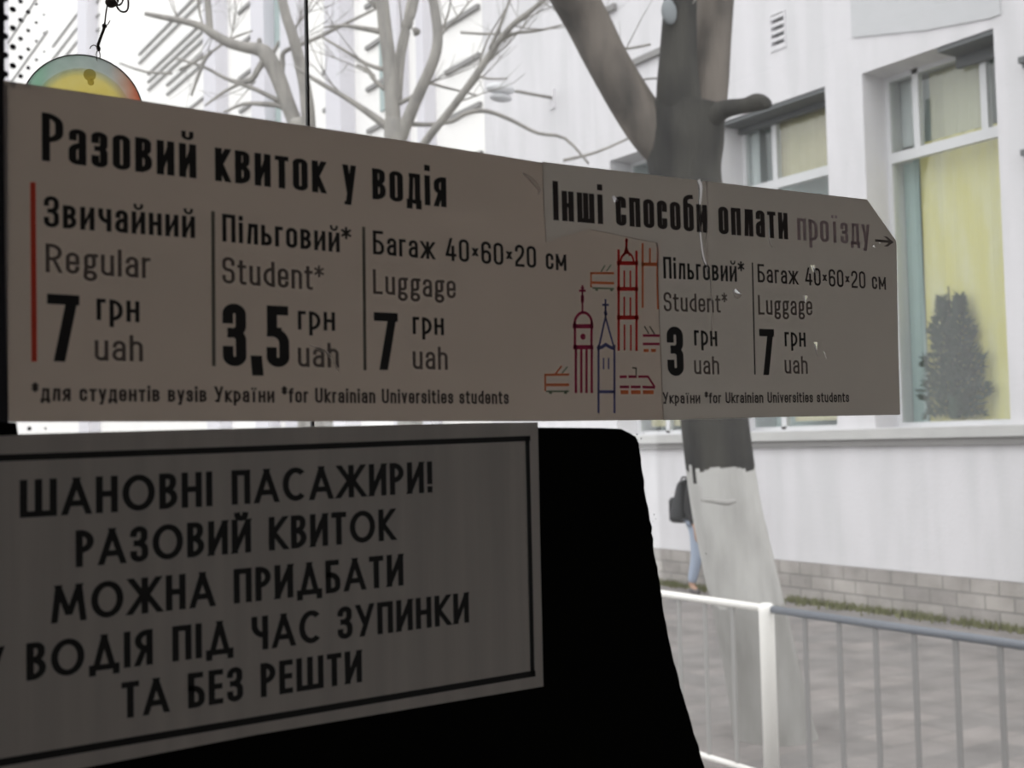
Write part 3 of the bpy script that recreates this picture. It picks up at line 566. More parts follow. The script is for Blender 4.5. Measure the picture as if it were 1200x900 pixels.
crease('crease', st2, [(826, 214, .8), (828, 250, .9), (826, 285, .9), (829, 312, .5)], .0005, y2, 'second shiny strand of the vertical crease')
for nm, pts in (('flake', [(857, 340, .5), (862, 347, 2.2), (868, 345, .4)]), ('flake', [(940, 346, 1.5), (941, 352, 1.2), (943, 355, .2)]), ('flake', [(953, 403, .8), (955, 412, 1), (957, 418, .2)]), ('flake', [(964, 412, .4), (967, 421, .6)]),
        ('flake', [(950, 312, .8), (953, 318, 1.4), (958, 322, .3)]), ('flake', [(717, 231, 1.2), (722, 236, 1)]), ('flake', [(899, 268, .5), (900, 284, .9), (904, 290, .3)])):
    crease(nm, st2, pts, .0007, y2, 'small pale shiny flake on the worn surface')
crease('crease', st1, [(612, 203, .4), (622, 211, 1.2), (631, 222, 1.0), (630, 228, .3)], .0011, y1, 'small lifted blister near the top edge')
crease('crease', st1, [(362, 404, .3), (380, 412, 1), (391, 425, .6), (396, 436, .2)], .0007, y1, 'faint glossy crease crossing the middle currency word')

# ---- lower notice
no = empty('notice_sheet', (.2, YP, 1.94))
tag(no, 'white laminated notice in black capitals with a black border, on the black film', 'notice')
poly_sheet('paper_sheet', [pl(*p) for p in ((-75, 514.5), (0, 511), (27, 509.5), (220, 503.5), (480, 497.5), (560, 495.8), (629, 495), (632, 650), (635.5, 804), (300, 860.4), (104.5, 898), (-75, 933))], YP-.0004, YP-.0010, M['notice'], no)
y3 = YP-.0012
for s, p0, p1, h in (('ШАНОВНІ ПАСАЖИРИ!', (22.5, 607), (505.5, 577), 44.5), ('РАЗОВИЙ КВИТОК', (88, 664.6), (462, 632.5), 43), ('МОЖНА ПРИДБАТИ', (59, 730.5), (471.6, 685.6), 44),
        ('У ВОДІЯ ПІД ЧАС ЗУПИНКИ', (-26, 805), (548.4, 729), 45), ('ТА БЕЗ РЕШТИ', (141.6, 842), (423, 798.6), 42.5)):
    text('notice_text', no, s, p0, p1, h, .188, M['ink'], y3, font='B', sp=.36, gap=.13)
bm = B()
for pts, wd in (([(-60, 539.5), (0, 536.8), (300, 526), (480, 519), (620, 513.8)], 7.5), ([(616.5, 513), (619.5, 640), (622.5, 791)], 7), ([(626, 788.6), (300, 843), (0, 893), (-60, 903)], 8.5)):
    put_quads(bm, ribbon([Vector(pl(*p)) for p in pts], wd*.00036, False, False), y3)
obj('border_line', bm, M['ink'], no)

# ------------------------------------------------------------------ hanging compact disc in the cab
cd = empty('hanging_disc', ony(97, 131, 1.255))
tag(cd, 'round gold and silver disc hanging on a dark cord above the left fare sticker', 'ornament')
def disc_material():  # rainbow sheen and gold reflection are put into the colour ramps
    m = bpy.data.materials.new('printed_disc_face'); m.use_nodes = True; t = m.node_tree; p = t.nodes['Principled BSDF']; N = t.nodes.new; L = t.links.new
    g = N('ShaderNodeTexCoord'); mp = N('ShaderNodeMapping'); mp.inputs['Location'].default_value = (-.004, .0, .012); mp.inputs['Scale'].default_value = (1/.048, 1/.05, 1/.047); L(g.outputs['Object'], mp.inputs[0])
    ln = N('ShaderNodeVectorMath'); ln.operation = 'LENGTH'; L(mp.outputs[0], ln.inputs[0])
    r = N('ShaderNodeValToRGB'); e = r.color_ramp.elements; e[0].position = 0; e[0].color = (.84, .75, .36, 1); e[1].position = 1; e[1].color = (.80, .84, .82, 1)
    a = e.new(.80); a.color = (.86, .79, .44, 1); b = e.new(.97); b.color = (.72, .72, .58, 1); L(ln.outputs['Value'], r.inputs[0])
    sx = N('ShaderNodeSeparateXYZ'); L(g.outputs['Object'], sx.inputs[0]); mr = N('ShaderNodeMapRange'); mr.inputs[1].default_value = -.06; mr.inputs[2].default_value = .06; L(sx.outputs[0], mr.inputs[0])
    rb = N('ShaderNodeValToRGB'); q = rb.color_ramp.elements; q[0].position = .02; q[0].color = (.80, .84, .83, 1); q[1].position = .97; q[1].color = (.95, .42, .30, 1)  # green to red diffraction colours across the rim
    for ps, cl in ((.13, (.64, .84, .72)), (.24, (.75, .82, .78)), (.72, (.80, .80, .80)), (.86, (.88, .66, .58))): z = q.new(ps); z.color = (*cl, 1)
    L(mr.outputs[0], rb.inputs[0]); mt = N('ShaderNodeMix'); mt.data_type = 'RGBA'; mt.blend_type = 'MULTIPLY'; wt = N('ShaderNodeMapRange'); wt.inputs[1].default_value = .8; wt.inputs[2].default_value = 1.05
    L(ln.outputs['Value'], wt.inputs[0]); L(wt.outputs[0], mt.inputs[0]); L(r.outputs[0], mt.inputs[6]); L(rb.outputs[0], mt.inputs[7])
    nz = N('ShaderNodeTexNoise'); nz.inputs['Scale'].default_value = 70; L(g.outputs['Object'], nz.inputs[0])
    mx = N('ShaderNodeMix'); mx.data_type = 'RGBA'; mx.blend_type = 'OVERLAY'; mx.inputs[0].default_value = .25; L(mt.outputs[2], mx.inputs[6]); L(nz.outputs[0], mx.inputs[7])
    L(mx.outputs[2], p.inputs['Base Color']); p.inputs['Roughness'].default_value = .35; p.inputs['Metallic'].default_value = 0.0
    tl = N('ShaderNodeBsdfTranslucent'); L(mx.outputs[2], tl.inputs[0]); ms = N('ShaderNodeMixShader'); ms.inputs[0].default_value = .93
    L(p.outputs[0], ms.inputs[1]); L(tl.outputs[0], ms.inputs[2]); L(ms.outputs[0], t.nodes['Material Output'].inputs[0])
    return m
def ring_bm(r0, r1, th, a0=0, a1=360, n=64, dy=0):
    bm = B(); full = a1-a0 >= 360; rows = []
    for i in range(n if full else n+1):
        a = radians(a0+(a1-a0)*i/n); rows.append([bm.verts.new((rr*cos(a), yy+dy, rr*sin(a))) for rr, yy in ((r0, -th/2), (r1, -th/2), (r1, th/2), (r0, th/2))])
    k = len(rows)
    for i in range(k if full else k-1):
        A, Bq = rows[i], rows[(i+1) % k]
        for j in range(4): bm.faces.new((A[j], A[(j+1) % 4], Bq[(j+1) % 4], Bq[j]))
    bmesh.ops.recalc_face_normals(bm, faces=bm.faces[:]); return bm
cd.rotation_euler = (0, 0, radians(-17))
def local(o, name, bm, m, smooth=False):
    q = obj(name, bm, m, None, smooth); q.parent = o; return q
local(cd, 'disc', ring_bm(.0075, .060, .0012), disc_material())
local(cd, 'disc_edge', ring_bm(.0594, .0607, .0016), M['disc_rim'])
ci = (Matrix.Translation(cd.location) @ Matrix.Rotation(cd.rotation_euler.z, 4, 'Z')).inverted()
def cp(px, py, dy=0): p = ci @ ony(px, py, 1.25); return (p.x, p.y+dy, p.z)
bm = B(); c_ = cp(105, 87, -.001); disc2(bm, c_[0], c_[2], -.0009, .0065, 12); disc2(bm, c_[0]+.001, c_[2]-.008, -.0009, .0035, 10); o = local(cd, 'printed_mark', bm, mat('olive_print', (.62, .55, .26), .7, trans=(.8, (.62, .55, .26)))); o['label'] = 'faint dark olive mark printed on the gold'
bm = B()
tube(bm, smooth_path([cp(114, 72, -.003), cp(113, 64, -.003), cp(115.5, 58), cp(117, 64, .003), cp(116, 73, .003)]), .0006, 6)
local(cd, 'wire_loop', bm, M['wire'], True)
bm = B(); P0 = [(116, 58), (115, 53), (118, 44), (121, 36), (122.5, 30), (124, 16), (126, 4), (128, -18), (130, -60)]
tube(bm, smooth_path([cp(*p) for p in P0]), [.0008+.0007*(i < 17) for i in range(33)], 7)
local(cd, 'cord', bm, M['cord'], True)
bm = B()
ellipsoid(bm, cp(122.4, 30.5), (.0026, .0024, .0026), 10, 8); ellipsoid(bm, cp(115.5, 57), (.0022, .0022, .0030), 10, 8); ellipsoid(bm, cp(130, 3), (.006, .005, .0055), 12, 8)
tube(bm, smooth_path([cp(115, 57), cp(111, 53), cp(107, 54), cp(105.5, 57)]), .0006, 5)
tube(bm, smooth_path([cp(122, 30), cp(126, 29), cp(129, 24)]), .0005, 5)
local(cd, 'knot', bm, M['cord'], True)
bm = B()
tube(bm, smooth_path([cp(134, 2), cp(139, 11), cp(144, 14), cp(149, 12), cp(150.5, 4), cp(149, -6)]), .0010, 7)
tube(bm, smooth_path([cp(132, 0), cp(138, 6), cp(143, 3), cp(144, -5), cp(140, -14)]), .0010, 7)
tube(bm, smooth_path([cp(126, 3), cp(133, 7), cp(138, 2), cp(135, -8)]), .0012, 7)
local(cd, 'cord_loop', bm, M['cord'], True)

# ------------------------------------------------------------------ street ground
bm = B(); box(bm, -60, 3.6, -40, 160, -.2, -.14); struct('ground', bm, M['asphalt'])
bm = B(); box(bm, 3.85, 11.2, -20, 110, -.2, 0); tag(struct('pavement', bm, M['paving']), 'pinkish grey paved pavement behind the railing')
bm = B(); box(bm, 3.6, 3.85, -20, 110, -.2, .0); struct('kerb', bm, M['kerbstone'])

# ------------------------------------------------------------------ near building
XF = 10.87; XW = 11.30
nb = empty('building', (XF, 9, 0))
tag(nb, 'near white rendered building with tall recessed windows and a stone plinth', 'building', 'buildings along the street')
wins = [(7.30, 9.02), (9.58, 11.40), (11.96, 13.78), (4.4, 6.7)]
holes = [(a, b, 2.08, 6.20) for a, b in wins] + [(10.17, 10.43, 6.86, 7.34)]
bm = B(); wall_holes(bm, 0, XF, 11.75, 1.0, 17.28, -.1, 13.0, holes); obj('wall', bm, M['plaster'], nb)
bm = B(); box(bm, XF-.07, XF, 1.0, 17.28, -.1, .475); o = obj('plinth', bm, M['stone'], nb); o['label'] = 'pinkish grey stone block plinth along the pavement'
bm = B(); box(bm, XF-.10, XF+.40, 1.0, 17.28, 1.955, 2.07); box(bm, XF-.06, XF, 1.0, 17.28, 1.875, 1.955, 1); o = obj('sill_ledge', bm, [M['sill'], M['ledge_metal']], nb); o['label'] = 'long projecting sill ledge under the windows'  # lower dark strip stands in for shade under the ledge
bm = B(); 
pp = [(9.13, 6.66), (8.12, 6.43), (7.33, 6.31), (7.20, 6.31), (7.20, 9), (9.13, 9)]
v = [bm.verts.new((XF-.02, a, b)) for a, b in pp]; f = bm.faces.new(v); r = bmesh.ops.extrude_face_region(bm, geom=[f])
for e in r['geom']:
    if isinstance(e, bmesh.types.BMVert): e.co.x = XF
bmesh.ops.recalc_face_normals(bm, faces=bm.faces[:]); o = obj('wall_panel', bm, M['grey_panel'], nb); o['label'] = 'pale grey panel above the large right window'
def window(y0, y1, z0, z1, blinds_and_reflections, mull, trans_z, dark=None, bd=.09):
    bm = B(); frame(bm, XW-.03, XW+.05, y0, y1, z0, z1, .055)
    box(bm, XW-.035, XW+.05, y0, y1, trans_z-.06, trans_z+.06)
    for my, a, b in mull: box(bm, XW-.03, XW+.05, my-.04, my+.04, a, b)
    wn = obj('window', bm, M['pvc'], nb)
    def sub(name, bm, m, lab=None):
        q = obj(name, bm, m, None); q.parent = wn; q.data.transform(Matrix.Translation(-Vector(nb.location)))
        if lab: q['label'] = lab
    bm = B(); bm.faces.new([bm.verts.new(p) for p in ((XW, y0+.05, z0+.05), (XW, y1-.05, z0+.05), (XW, y1-.05, z1-.05), (XW, y0+.05, z1-.05))]); sub('pane', bm, M['window_glass'])
    for a, b, c, d, m in blinds_and_reflections:
        bm = B(); n = max(2, int((b-a)/.06))
        vs = [[bm.verts.new((XW+bd+.012*sin(i*1.9), a+(b-a)*i/n, z)) for z in (c, d)] for i in range(n+1)]
        for i in range(n): bm.faces.new((vs[i][0], vs[i+1][0], vs[i+1][1], vs[i][1]))
        sub('blind', bm, M[m])
    bm = B(); box(bm, XW+.42, XW+.44, y0, y1, z0, z1); sub('room_back', bm, M['room'])
    if dark:
        for k in dark:
            bm = B(); box(bm, *k); sub('head_board', bm, M['dark_trim'], 'dark board at the head of the recess')  # shade under the recess head built as dark boxes
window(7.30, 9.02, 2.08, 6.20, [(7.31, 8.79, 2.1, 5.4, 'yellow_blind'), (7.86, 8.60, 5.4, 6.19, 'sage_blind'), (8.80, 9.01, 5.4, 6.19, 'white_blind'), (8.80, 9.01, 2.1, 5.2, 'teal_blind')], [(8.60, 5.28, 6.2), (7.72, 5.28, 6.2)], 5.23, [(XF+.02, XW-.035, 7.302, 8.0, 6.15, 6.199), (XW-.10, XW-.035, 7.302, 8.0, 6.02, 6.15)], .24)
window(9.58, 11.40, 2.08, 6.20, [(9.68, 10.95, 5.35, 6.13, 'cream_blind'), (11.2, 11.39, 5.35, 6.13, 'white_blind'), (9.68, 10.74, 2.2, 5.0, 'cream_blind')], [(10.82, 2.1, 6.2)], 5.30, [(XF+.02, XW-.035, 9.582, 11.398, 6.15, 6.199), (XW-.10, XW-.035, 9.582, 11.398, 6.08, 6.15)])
window(11.96, 13.78, 2.08, 6.20, [(12.1, 13.6, 2.2, 5.0, 'cream_blind')], [(13.1, 2.1, 6.2)], 5.30)
window(4.40, 6.70, 2.08, 6.20, [(4.5, 6.6, 2.2, 5.0, 'yellow_blind')], [(5.5, 2.1, 6.2)], 5.30)
bm = B(); frame(bm, XF-.015, XF+.06, 10.17, 10.43, 6.86, 7.34, .02); o = obj('vent', bm, M['plaster'], nb)
bm = B(); box(bm, XF+.09, XF+.11, 10.17, 10.43, 6.86, 7.34); q = obj('vent_recess', bm, M['dark_trim'], None); q.parent = o; q.data.transform(Matrix.Translation(-Vector(nb.location)))
bm = B()
for k in range(5): box(bm, XF-.01, XF+.05, 10.18, 10.42, 6.885+k*.095, 6.93+k*.095)
q = obj('vent_slats', bm, M['plaster'], None); q.parent = o; q.data.transform(Matrix.Translation(-Vector(nb.location)))
for py_, z_ in ((6.93, 5.74), (6.95, 4.80)):
    bm = B(); box(bm, XF-.12, XF, py_-.03, py_+.03, z_-.03, z_+.03); box(bm, XF-.02, XF, py_-.05, py_+.05, z_-.06, z_+.06); obj('bracket', bm, M['dark_trim'], nb)
# upper narrow ledges seen between the limbs
for y0_, y1_, z_ in ((13.5, 14.4, 8.42), (12.2, 13.6, 7.45)):
    bm = B(); box(bm, XF-.07, XF, y0_, y1_, z_, z_+.09); obj('wall_ledge', bm, M['ledge_metal'], nb)

# ------------------------------------------------------------------ far building with fins and ledges
fb = empty('building', (XF, 40, 0))
tag(fb, 'far tall white building with vertical fins and short grey ledges behind bare branches', 'building', 'buildings along the street')
bm = B(); box(bm, XF+.15, XF+.8, 17.30, 95, -.1, 27); obj('wall', bm, M['plaster_far'], fb)
bm = B(); box(bm, XF-.05, XF+.15, 17.30, 95, -.1, .6); obj('plinth', bm, M['stone'], fb)
for y0_, y1_, dx in ((19.25, 19.55, .25), (20.3, 20.75, .25), (22.75, 23.5, .35), (25.3, 26.4, .2), (27.2, 28.1, .3), (30.6, 31.6, .35), (44.5, 46.0, .4), (62, 64, .4)):
    bm = B(); box(bm, XF+.15-dx, XF+.15, y0_, y1_, .6, 27); obj('fin', bm, M['pilaster'], fb)
for y0_, y1_, z0_, dz, n in ((17.58, 18.80, 5.40, .887, 8), (21.25, 22.1, 7.74, .887, 5), (23.40, 24.30, 7.00, .873, 7), (28.4, 29.65, 7.4, .887, 9), (31.8, 38.0, 13.78, .26, 3), (32.5, 39.0, 14.95, .3, 2), (31.8, 36.0, 13.1, .3, 2), (31.8, 39.5, 11.2, .9, 2), (44.2, 52, 17.2, .55, 5), (53, 62, 16, 2.2, 4)):
    for k in range(n):
        bm = B(); z_ = z0_ + k*dz; box(bm, XF+.08, XF+.15, y0_, y1_, z_-.04, z_+(.045 if y0_ < 31 else .03)); obj('ledge', bm, M['ledge_metal' if y0_ < 31 else 'ledge_pale'], fb)
for y0_, z0_, dz in ((26.45, 6.5, 2.7), (20.8, 6.2, 2.7), (29.2, 3, 20)):
    for k in range(3):
        bm = B(); box(bm, XF+.11, XF+.149, y0_, y0_+.7, z0_+k*dz, z0_+k*dz+1.5); obj('window', bm, M['room'], fb)

# street lamp bracket on the near building wall
lp = empty('wall_lamp', onx(648, 115, XF))
tag(lp, 'small white lamp on a thin arm sticking out of the white wall', 'lamp')
b0 = onx(648, 115, XF)
bm = B(); box(bm, b0.x-.03, b0.x, b0.y-.06, b0.y+.06, b0.z-.18, b0.z+.14); obj('wall_plate', bm, M['plaster'], lp)
bm = B(); tube(bm, [b0, b0+Vector((-.66, 0, .01)), b0+Vector((-.80, 0, 0))], [.026, .026, .02], 8); obj('arm', bm, M['bark_pale'], lp, True)
bm = B(); ellipsoid(bm, b0+Vector((-1.0, 0, -.0)), (.26, .14, .09), 16, 10); obj('lamp_head', bm, M['pvc'], lp, True)
bm = B(); ellipsoid(bm, b0+Vector((-1.0, 0, -.14)), (.20, .12, .06), 16, 10); obj('lamp_glass', bm, M['grey_panel'], lp, True)

# ------------------------------------------------------------------ railing along the pavement
XR = 4.93
def fence(y0, y1, mrail, mpost, mbar, label, post_y):
    t = empty('railing', (XR, post_y, 0)); tag(t, label, 'railing', 'railing sections along the kerb')
    bm = B(); tube(bm, [(XR, y0, 1.02), (XR, y1, 1.02)], .022, 12); obj('top_rail', bm, mrail, t, True)
    bm = B(); tube(bm, [(XR, y0, .07), (XR, y1, .07)], .018, 10); obj('bottom_rail', bm, mrail, t, True)
    bm = B(); tube(bm, [(XR, post_y, 0), (XR, post_y, .99), (XR, post_y, 1.035), (XR, post_y, 1.05)], [.044, .044, .044, .030], 16); obj('post', bm, mpost, t, True)
    n = int(abs(y1-y0)/.235)
    for i in range(1, n):
        yy = y0 + (y1-y0)*i/n; bm = B(); box(bm, XR-.006, XR+.006, yy-.014, yy+.014, .07, 1.0); obj('bar', bm, mbar, t)
fence(4.87, 2.45, M['grey_metal'], M['grey_metal'], M['bar_metal'], 'grey railing section to the right of the white post', 2.42)
fence(4.96, 7.35, M['white_metal'], M['white_metal'], M['bar_pale'], 'white railing section in front of the limewashed tree trunk', 4.92)
fence(7.40, 9.80, M['white_metal'], M['white_metal'], M['bar_pale'], 'white railing section hidden mostly by the black film, beyond the tree', 9.82)

# ------------------------------------------------------------------ trees
def limb(bm, pts, mi=0, n=10, k=4):
    """pts: (px, py, depth, radius px) -> tube"""
    pp = smooth_path([(*at(x, y, d), r*d/F) for x, y, d, r in pts], k)
    tube(bm, [p[:3] for p in pp], [p[3] for p in pp], n, mi)
def twig(bm, p, d, L, r, lev, n=5):
    pts = [p]; q = Vector(p); d = Vector(d).normalized(); m = 5
    for i in range(m):
        d = (d + Vector((random.uniform(-.22, .22), random.uniform(-.22, .22), random.uniform(-.12, .22)))).normalized(); q = q + d*(L/m); pts.append(q.copy())
    tube(bm, pts, [r*(1-.7*i/m) for i in range(m+1)], n, 0, False)
    if lev > 0:
        for i in range(random.randint(3, 4)):
            j = random.randint(1, m); s = Vector((random.uniform(-1, 1), random.uniform(-1, 1), random.uniform(-.4, .8))).normalized()
            twig(bm, pts[j], d*.9 + s*.9, L*random.uniform(.45, .7), r*.5, lev-1, 4)
# big tree
DT = 7.85
ta = empty('tree', (5.55, 5.85, 0))
tag(ta, 'large forked tree with dark bark and limewashed lower trunk, behind the railing', 'tree', 'bare street trees')
bm = B()
limb(bm, [(914, 892, 7.9, 54), (907, 860, 7.9, 48), (895, 795, 7.9, 44), (880, 725, 7.9, 42), (864, 655, 7.9, 41.5), (852, 600, 7.9, 40.5), (845, 556, 7.9, 40), (838, 500, 7.9, 39.5), (824, 380, 7.9, 39), (812, 270, 7.9, 40), (803, 205, 7.9, 42), (802, 165, 7.9, 46), (805, 125, 7.9, 44)], 0, 40, 22)
for f in bm.faces:
    c = f.calc_center_median(); a = math.atan2(c.y-5.9, c.x-5.1)
    if c.z < 1.775 + .04*sin(a*9) + .035*sin(a*17+1): f.material_index = 1
    if c.z < .93 + .06*sin(a*3) + .03*sin(a*9): f.material_index = 2
obj('trunk', bm, [M['bark'], M['limewash'], M['limewash_dirty']], ta, True)
bm = B(); limb(bm, [(822, 586, 7.56, 1.5), (838, 588, 7.50, 2.5), (852, 589, 7.50, 3.6), (862, 587, 7.52, 2)], 0, 8); o = obj('bark_scar', bm, M['limewash_dirty'], ta, True); o['label'] = 'grey horizontal scar in the limewash'
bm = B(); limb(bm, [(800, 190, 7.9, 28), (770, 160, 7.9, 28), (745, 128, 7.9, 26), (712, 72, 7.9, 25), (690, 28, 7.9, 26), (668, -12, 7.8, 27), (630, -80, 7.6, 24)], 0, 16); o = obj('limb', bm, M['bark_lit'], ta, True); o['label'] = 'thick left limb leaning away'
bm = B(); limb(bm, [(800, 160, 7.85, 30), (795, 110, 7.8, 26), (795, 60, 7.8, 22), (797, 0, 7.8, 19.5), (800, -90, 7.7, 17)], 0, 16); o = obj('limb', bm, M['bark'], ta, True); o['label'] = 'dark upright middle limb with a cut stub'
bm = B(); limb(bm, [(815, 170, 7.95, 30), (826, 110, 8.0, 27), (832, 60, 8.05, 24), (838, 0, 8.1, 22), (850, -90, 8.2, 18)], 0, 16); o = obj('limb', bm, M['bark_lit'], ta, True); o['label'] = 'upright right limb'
bm = B(); limb(bm, [(812, 152, 7.85, 20), (830, 139, 7.75, 15), (850, 128, 7.7, 11), (872, 124, 7.65, 9), (887, 120, 7.62, 10.5), (898, 122, 7.6, 7.5), (903, 125, 7.6, 3)], 0, 12); o = obj('branch', bm, M['bark'], ta, True); o['label'] = 'short cut branch stub pointing right'
bm = B(); ellipsoid(bm, at(784, 14, 7.68), (.062, .03, .085), 16, 10); o = obj('cut_knot', bm, M['knot'], ta, True); o['label'] = 'pale sawn knot on the middle limb'
bm = B(); limb(bm, [(762, 52, 8.6, 1.5), (735, 57, 8.8, 1.6), (718, 56, 8.9, 1.5)], 0, 5); limb(bm, [(740, 95, 8.2, 1.2), (765, 92, 8.3, 1.2), (775, 93, 8.3, 1)], 0, 5)
for px, py, d in ((690, 40, 7.85), (715, 85, 7.9), (800, 20, 7.7)):
    for k in range(2): twig(bm, at(px, py, d), Vector((random.uniform(-.6, .6), random.uniform(-.3, .6), .5)), random.uniform(.35, .6), .006, 1)
obj('twigs', bm, M['bark_pale'], ta, True)

def small_tree(label, base, limbs, twigs, seeds, mt):
    t = empty('tree', base); tag(t, label, 'tree', 'bare street trees')
    bm = B(); limb(bm, limbs[0], 0, 14); obj('trunk', bm, mt, t, True)
    for l in limbs[1:]:
        bm = B(); limb(bm, l, 0, 10); obj('limb', bm, mt, t, True)
    bm = B()
    for l in twigs: limb(bm, l, 0, 6, 3)
    for (px, py, d), dr, L, r, lev in seeds:
        for k in range(2): twig(bm, at(px, py, d), ROT @ (Vector(dr) + Vector((random.uniform(-.5, .5), random.uniform(-.3, .5), 0))*k), L*1.1, r*1.45, lev)
    obj('twigs', bm, mt, t, True)
d = 12.2
small_tree('middle bare tree with several pale limbs fanning above the fare sticker', at(486, 700, d)*1.0 - Vector((0, 0, at(486, 700, d).z)),
  [[(486, 720, d, 17), (480, 480, d, 15), (470, 260, d, 13.5), (463, 160, d, 13), (463, 140, d, 12)],
   [(462, 165, d, 10), (460, 130, d, 9), (457, 80, d, 8.5), (452, 40, d, 8), (448, 0, d, 7.5), (444, -70, d, 6)],
   [(464, 120, d+.1, 7), (468, 72, d+.2, 6.5), (475, 38, d+.3, 6), (482, 10, d+.4, 7), (492, -40, d+.5, 6)],
   [(468, 165, d, 8), (480, 135, d-.1, 7.5), (493, 105, d-.2, 7), (509, 68, d-.3, 6.5), (513, 40, d-.3, 6), (508, 0, d-.3, 5.5), (500, -60, d-.3, 4)],
   [(474, 205, d, 6), (500, 164, d-.3, 5), (531, 125, d-.5, 4.6), (560, 85, d-.7, 4.4), (578, 58, d-.8, 4), (600, 30, d-1, 3.4), (628, 8, d-1.1, 3), (660, -20, d-1.2, 2)]],
  [[(450, 38, d, 4), (430, 34, d, 3), (402, 30, d, 2), (380, 32, d, 1.2)], [(455, 150, d, 5), (440, 138, d, 4.5), (420, 124, d, 3.5), (398, 110, d, 3), (370, 94, d, 2.5), (345, 78, d, 1.6)],
   [(454, 106, d, 3.5), (440, 95, d, 2.6), (430, 82, d, 2), (418, 76, d, 1.4)], [(452, 82, d, 3), (430, 75, d, 2.2), (402, 58, d, 1.8), (375, 42, d, 1.3)],
   [(466, 122, d, 3), (485, 112, d, 2.4), (500, 98, d, 2), (520, 102, d, 1.6), (560, 112, d, 1)], [(478, 145, d, 3), (502, 146, d, 2.6), (530, 142, d, 2.4), (546, 133, d, 2.5), (570, 130, d, 2.6), (600, 141, d, 2.3), (630, 156, d, 2), (662, 162, d, 1.8), (690, 192, d, 1.2)],
   [(484, 38, d, 5), (489, 36, d, 5), (491, 34, d, 2)], [(580, 55, d-.8, 2.5), (600, 40, d-.9, 2.2), (630, 36, d-1, 1.6), (664, 28, d-1, 1)], [(574, 58, d-.8, 2.4), (590, 20, d-.9, 2), (600, -10, d-.9, 1.2)],
   [(555, 85, d-.7, 1.6), (570, 92, d-.7, 1.4), (595, 92, d-.7, .9)], [(540, 38, d-.4, 1.6), (575, 40, d-.5, 1.4), (600, 38, d-.5, 1)], [(660, 188, d, 2), (700, 178, d, 1.6), (745, 158, d, 1.2)]],
  [((450, 20, d), (-.6, .6, 0), 1.0, .010, 2), ((510, 50, d), (.7, .7, .2), .8, .010, 2), ((470, 60, d), (-.2, 1, 0), .8, .008, 2), ((400, 110, d), (-.5, .5, 0), .6, .006, 1), ((440, 90, d), (-.8, .3, 0), .7, .007, 2),
   ((560, 85, d-.7), (.4, .8, .2), .9, .008, 2), ((535, 120, d-.5), (.9, .1, .1), .7, .006, 1), ((600, 30, d-1), (.9, -.2, .1), .7, .006, 2), ((495, 100, d-.2), (.9, .4, .1), .6, .006, 1)], M['bark_pale'])
d = 14.2
small_tree('leftmost bare tree with a knotted bent limb beside the windscreen seam', at(372, 650, d)*1.0 - Vector((0, 0, at(372, 650, d).z)),
  [[(372, 660, d, 22), (368, 420, d, 20), (362, 260, d, 18), (358, 175, d, 17), (352, 140, d, 14)],
   [(362, 170, d, 9), (361, 130, d-.1, 8), (355, 90, d-.1, 7), (344, 45, d-.2, 6.5), (333, 10, d-.2, 6), (322, -50, d-.2, 5)],
   [(348, 150, d, 9), (336, 118, d, 9), (324, 86, d, 9.5), (312, 64, d, 9.5), (303, 58, d, 8), (285, 55, d, 6.5), (268, 50, d, 6), (250, 40, d, 5.5), (238, 32, d, 4.6), (220, 26, d, 4), (200, 22, d, 3.6), (170, 16, d, 2.5)]],
  [[(246, 40, d, 4.6), (245, 20, d, 4.2), (243, 0, d, 4), (240, -30, d, 3)], [(310, 70, d, 5), (302, 82, d, 4.2), (296, 92, d, 3.6), (285, 96, d, 3), (272, 94, d, 1.8)],
   [(328, 95, d, 4), (331, 75, d, 3.6), (332, 62, d, 3), (345, 55, d, 2.6), (370, 45, d, 2.4), (400, 30, d, 2), (445, 8, d, 1.4)], [(331, 80, d, 2.5), (328, 110, d, 2), (326, 124, d, 1.4)],
   [(344, 140, d, 4), (330, 125, d, 3.4), (310, 122, d, 3), (285, 122, d, 2), (262, 132, d, 1.4)], [(330, 120, d, 3), (300, 105, d, 2.6), (265, 92, d, 2.2), (238, 78, d, 1.8), (205, 68, d, 1.2)],
   [(285, 96, d, 2.2), (262, 108, d, 1.8), (240, 124, d, 1.2)], [(248, 60, d, 2.8), (240, 70, d, 2.4), (232, 90, d, 2), (224, 112, d, 1.5)], [(303, 54, d, 3), (304, 48, d, 3.4), (303, 45, d, 2)],
   [(320, 62, d, 2.5), (324, 55, d, 2.2), (327, 48, d, 1.2)], [(210, 82, d, 1.6), (240, 66, d, 1.6), (270, 46, d, 1.4), (296, 36, d, 1)], [(202, 86, d, 1.4), (170, 84, d, 1.4), (140, 74, d, 1)]],
  [((238, 32, d), (-.2, .9, 0), .8, .008, 2), ((268, 50, d), (.2, .9, 0), .6, .006, 2), ((210, 25, d), (-.6, .6, 0), .7, .006, 2), ((340, 40, d), (.5, .7, 0), .8, .008, 2), ((300, 95, d), (-.6, -.3, 0), .5, .006, 1), ((330, 62, d), (.8, .5, 0), .7, .006, 2), ((250, 40, d), (-.4, -.9, 0), .6, .005, 1)], M['bark_pale'])

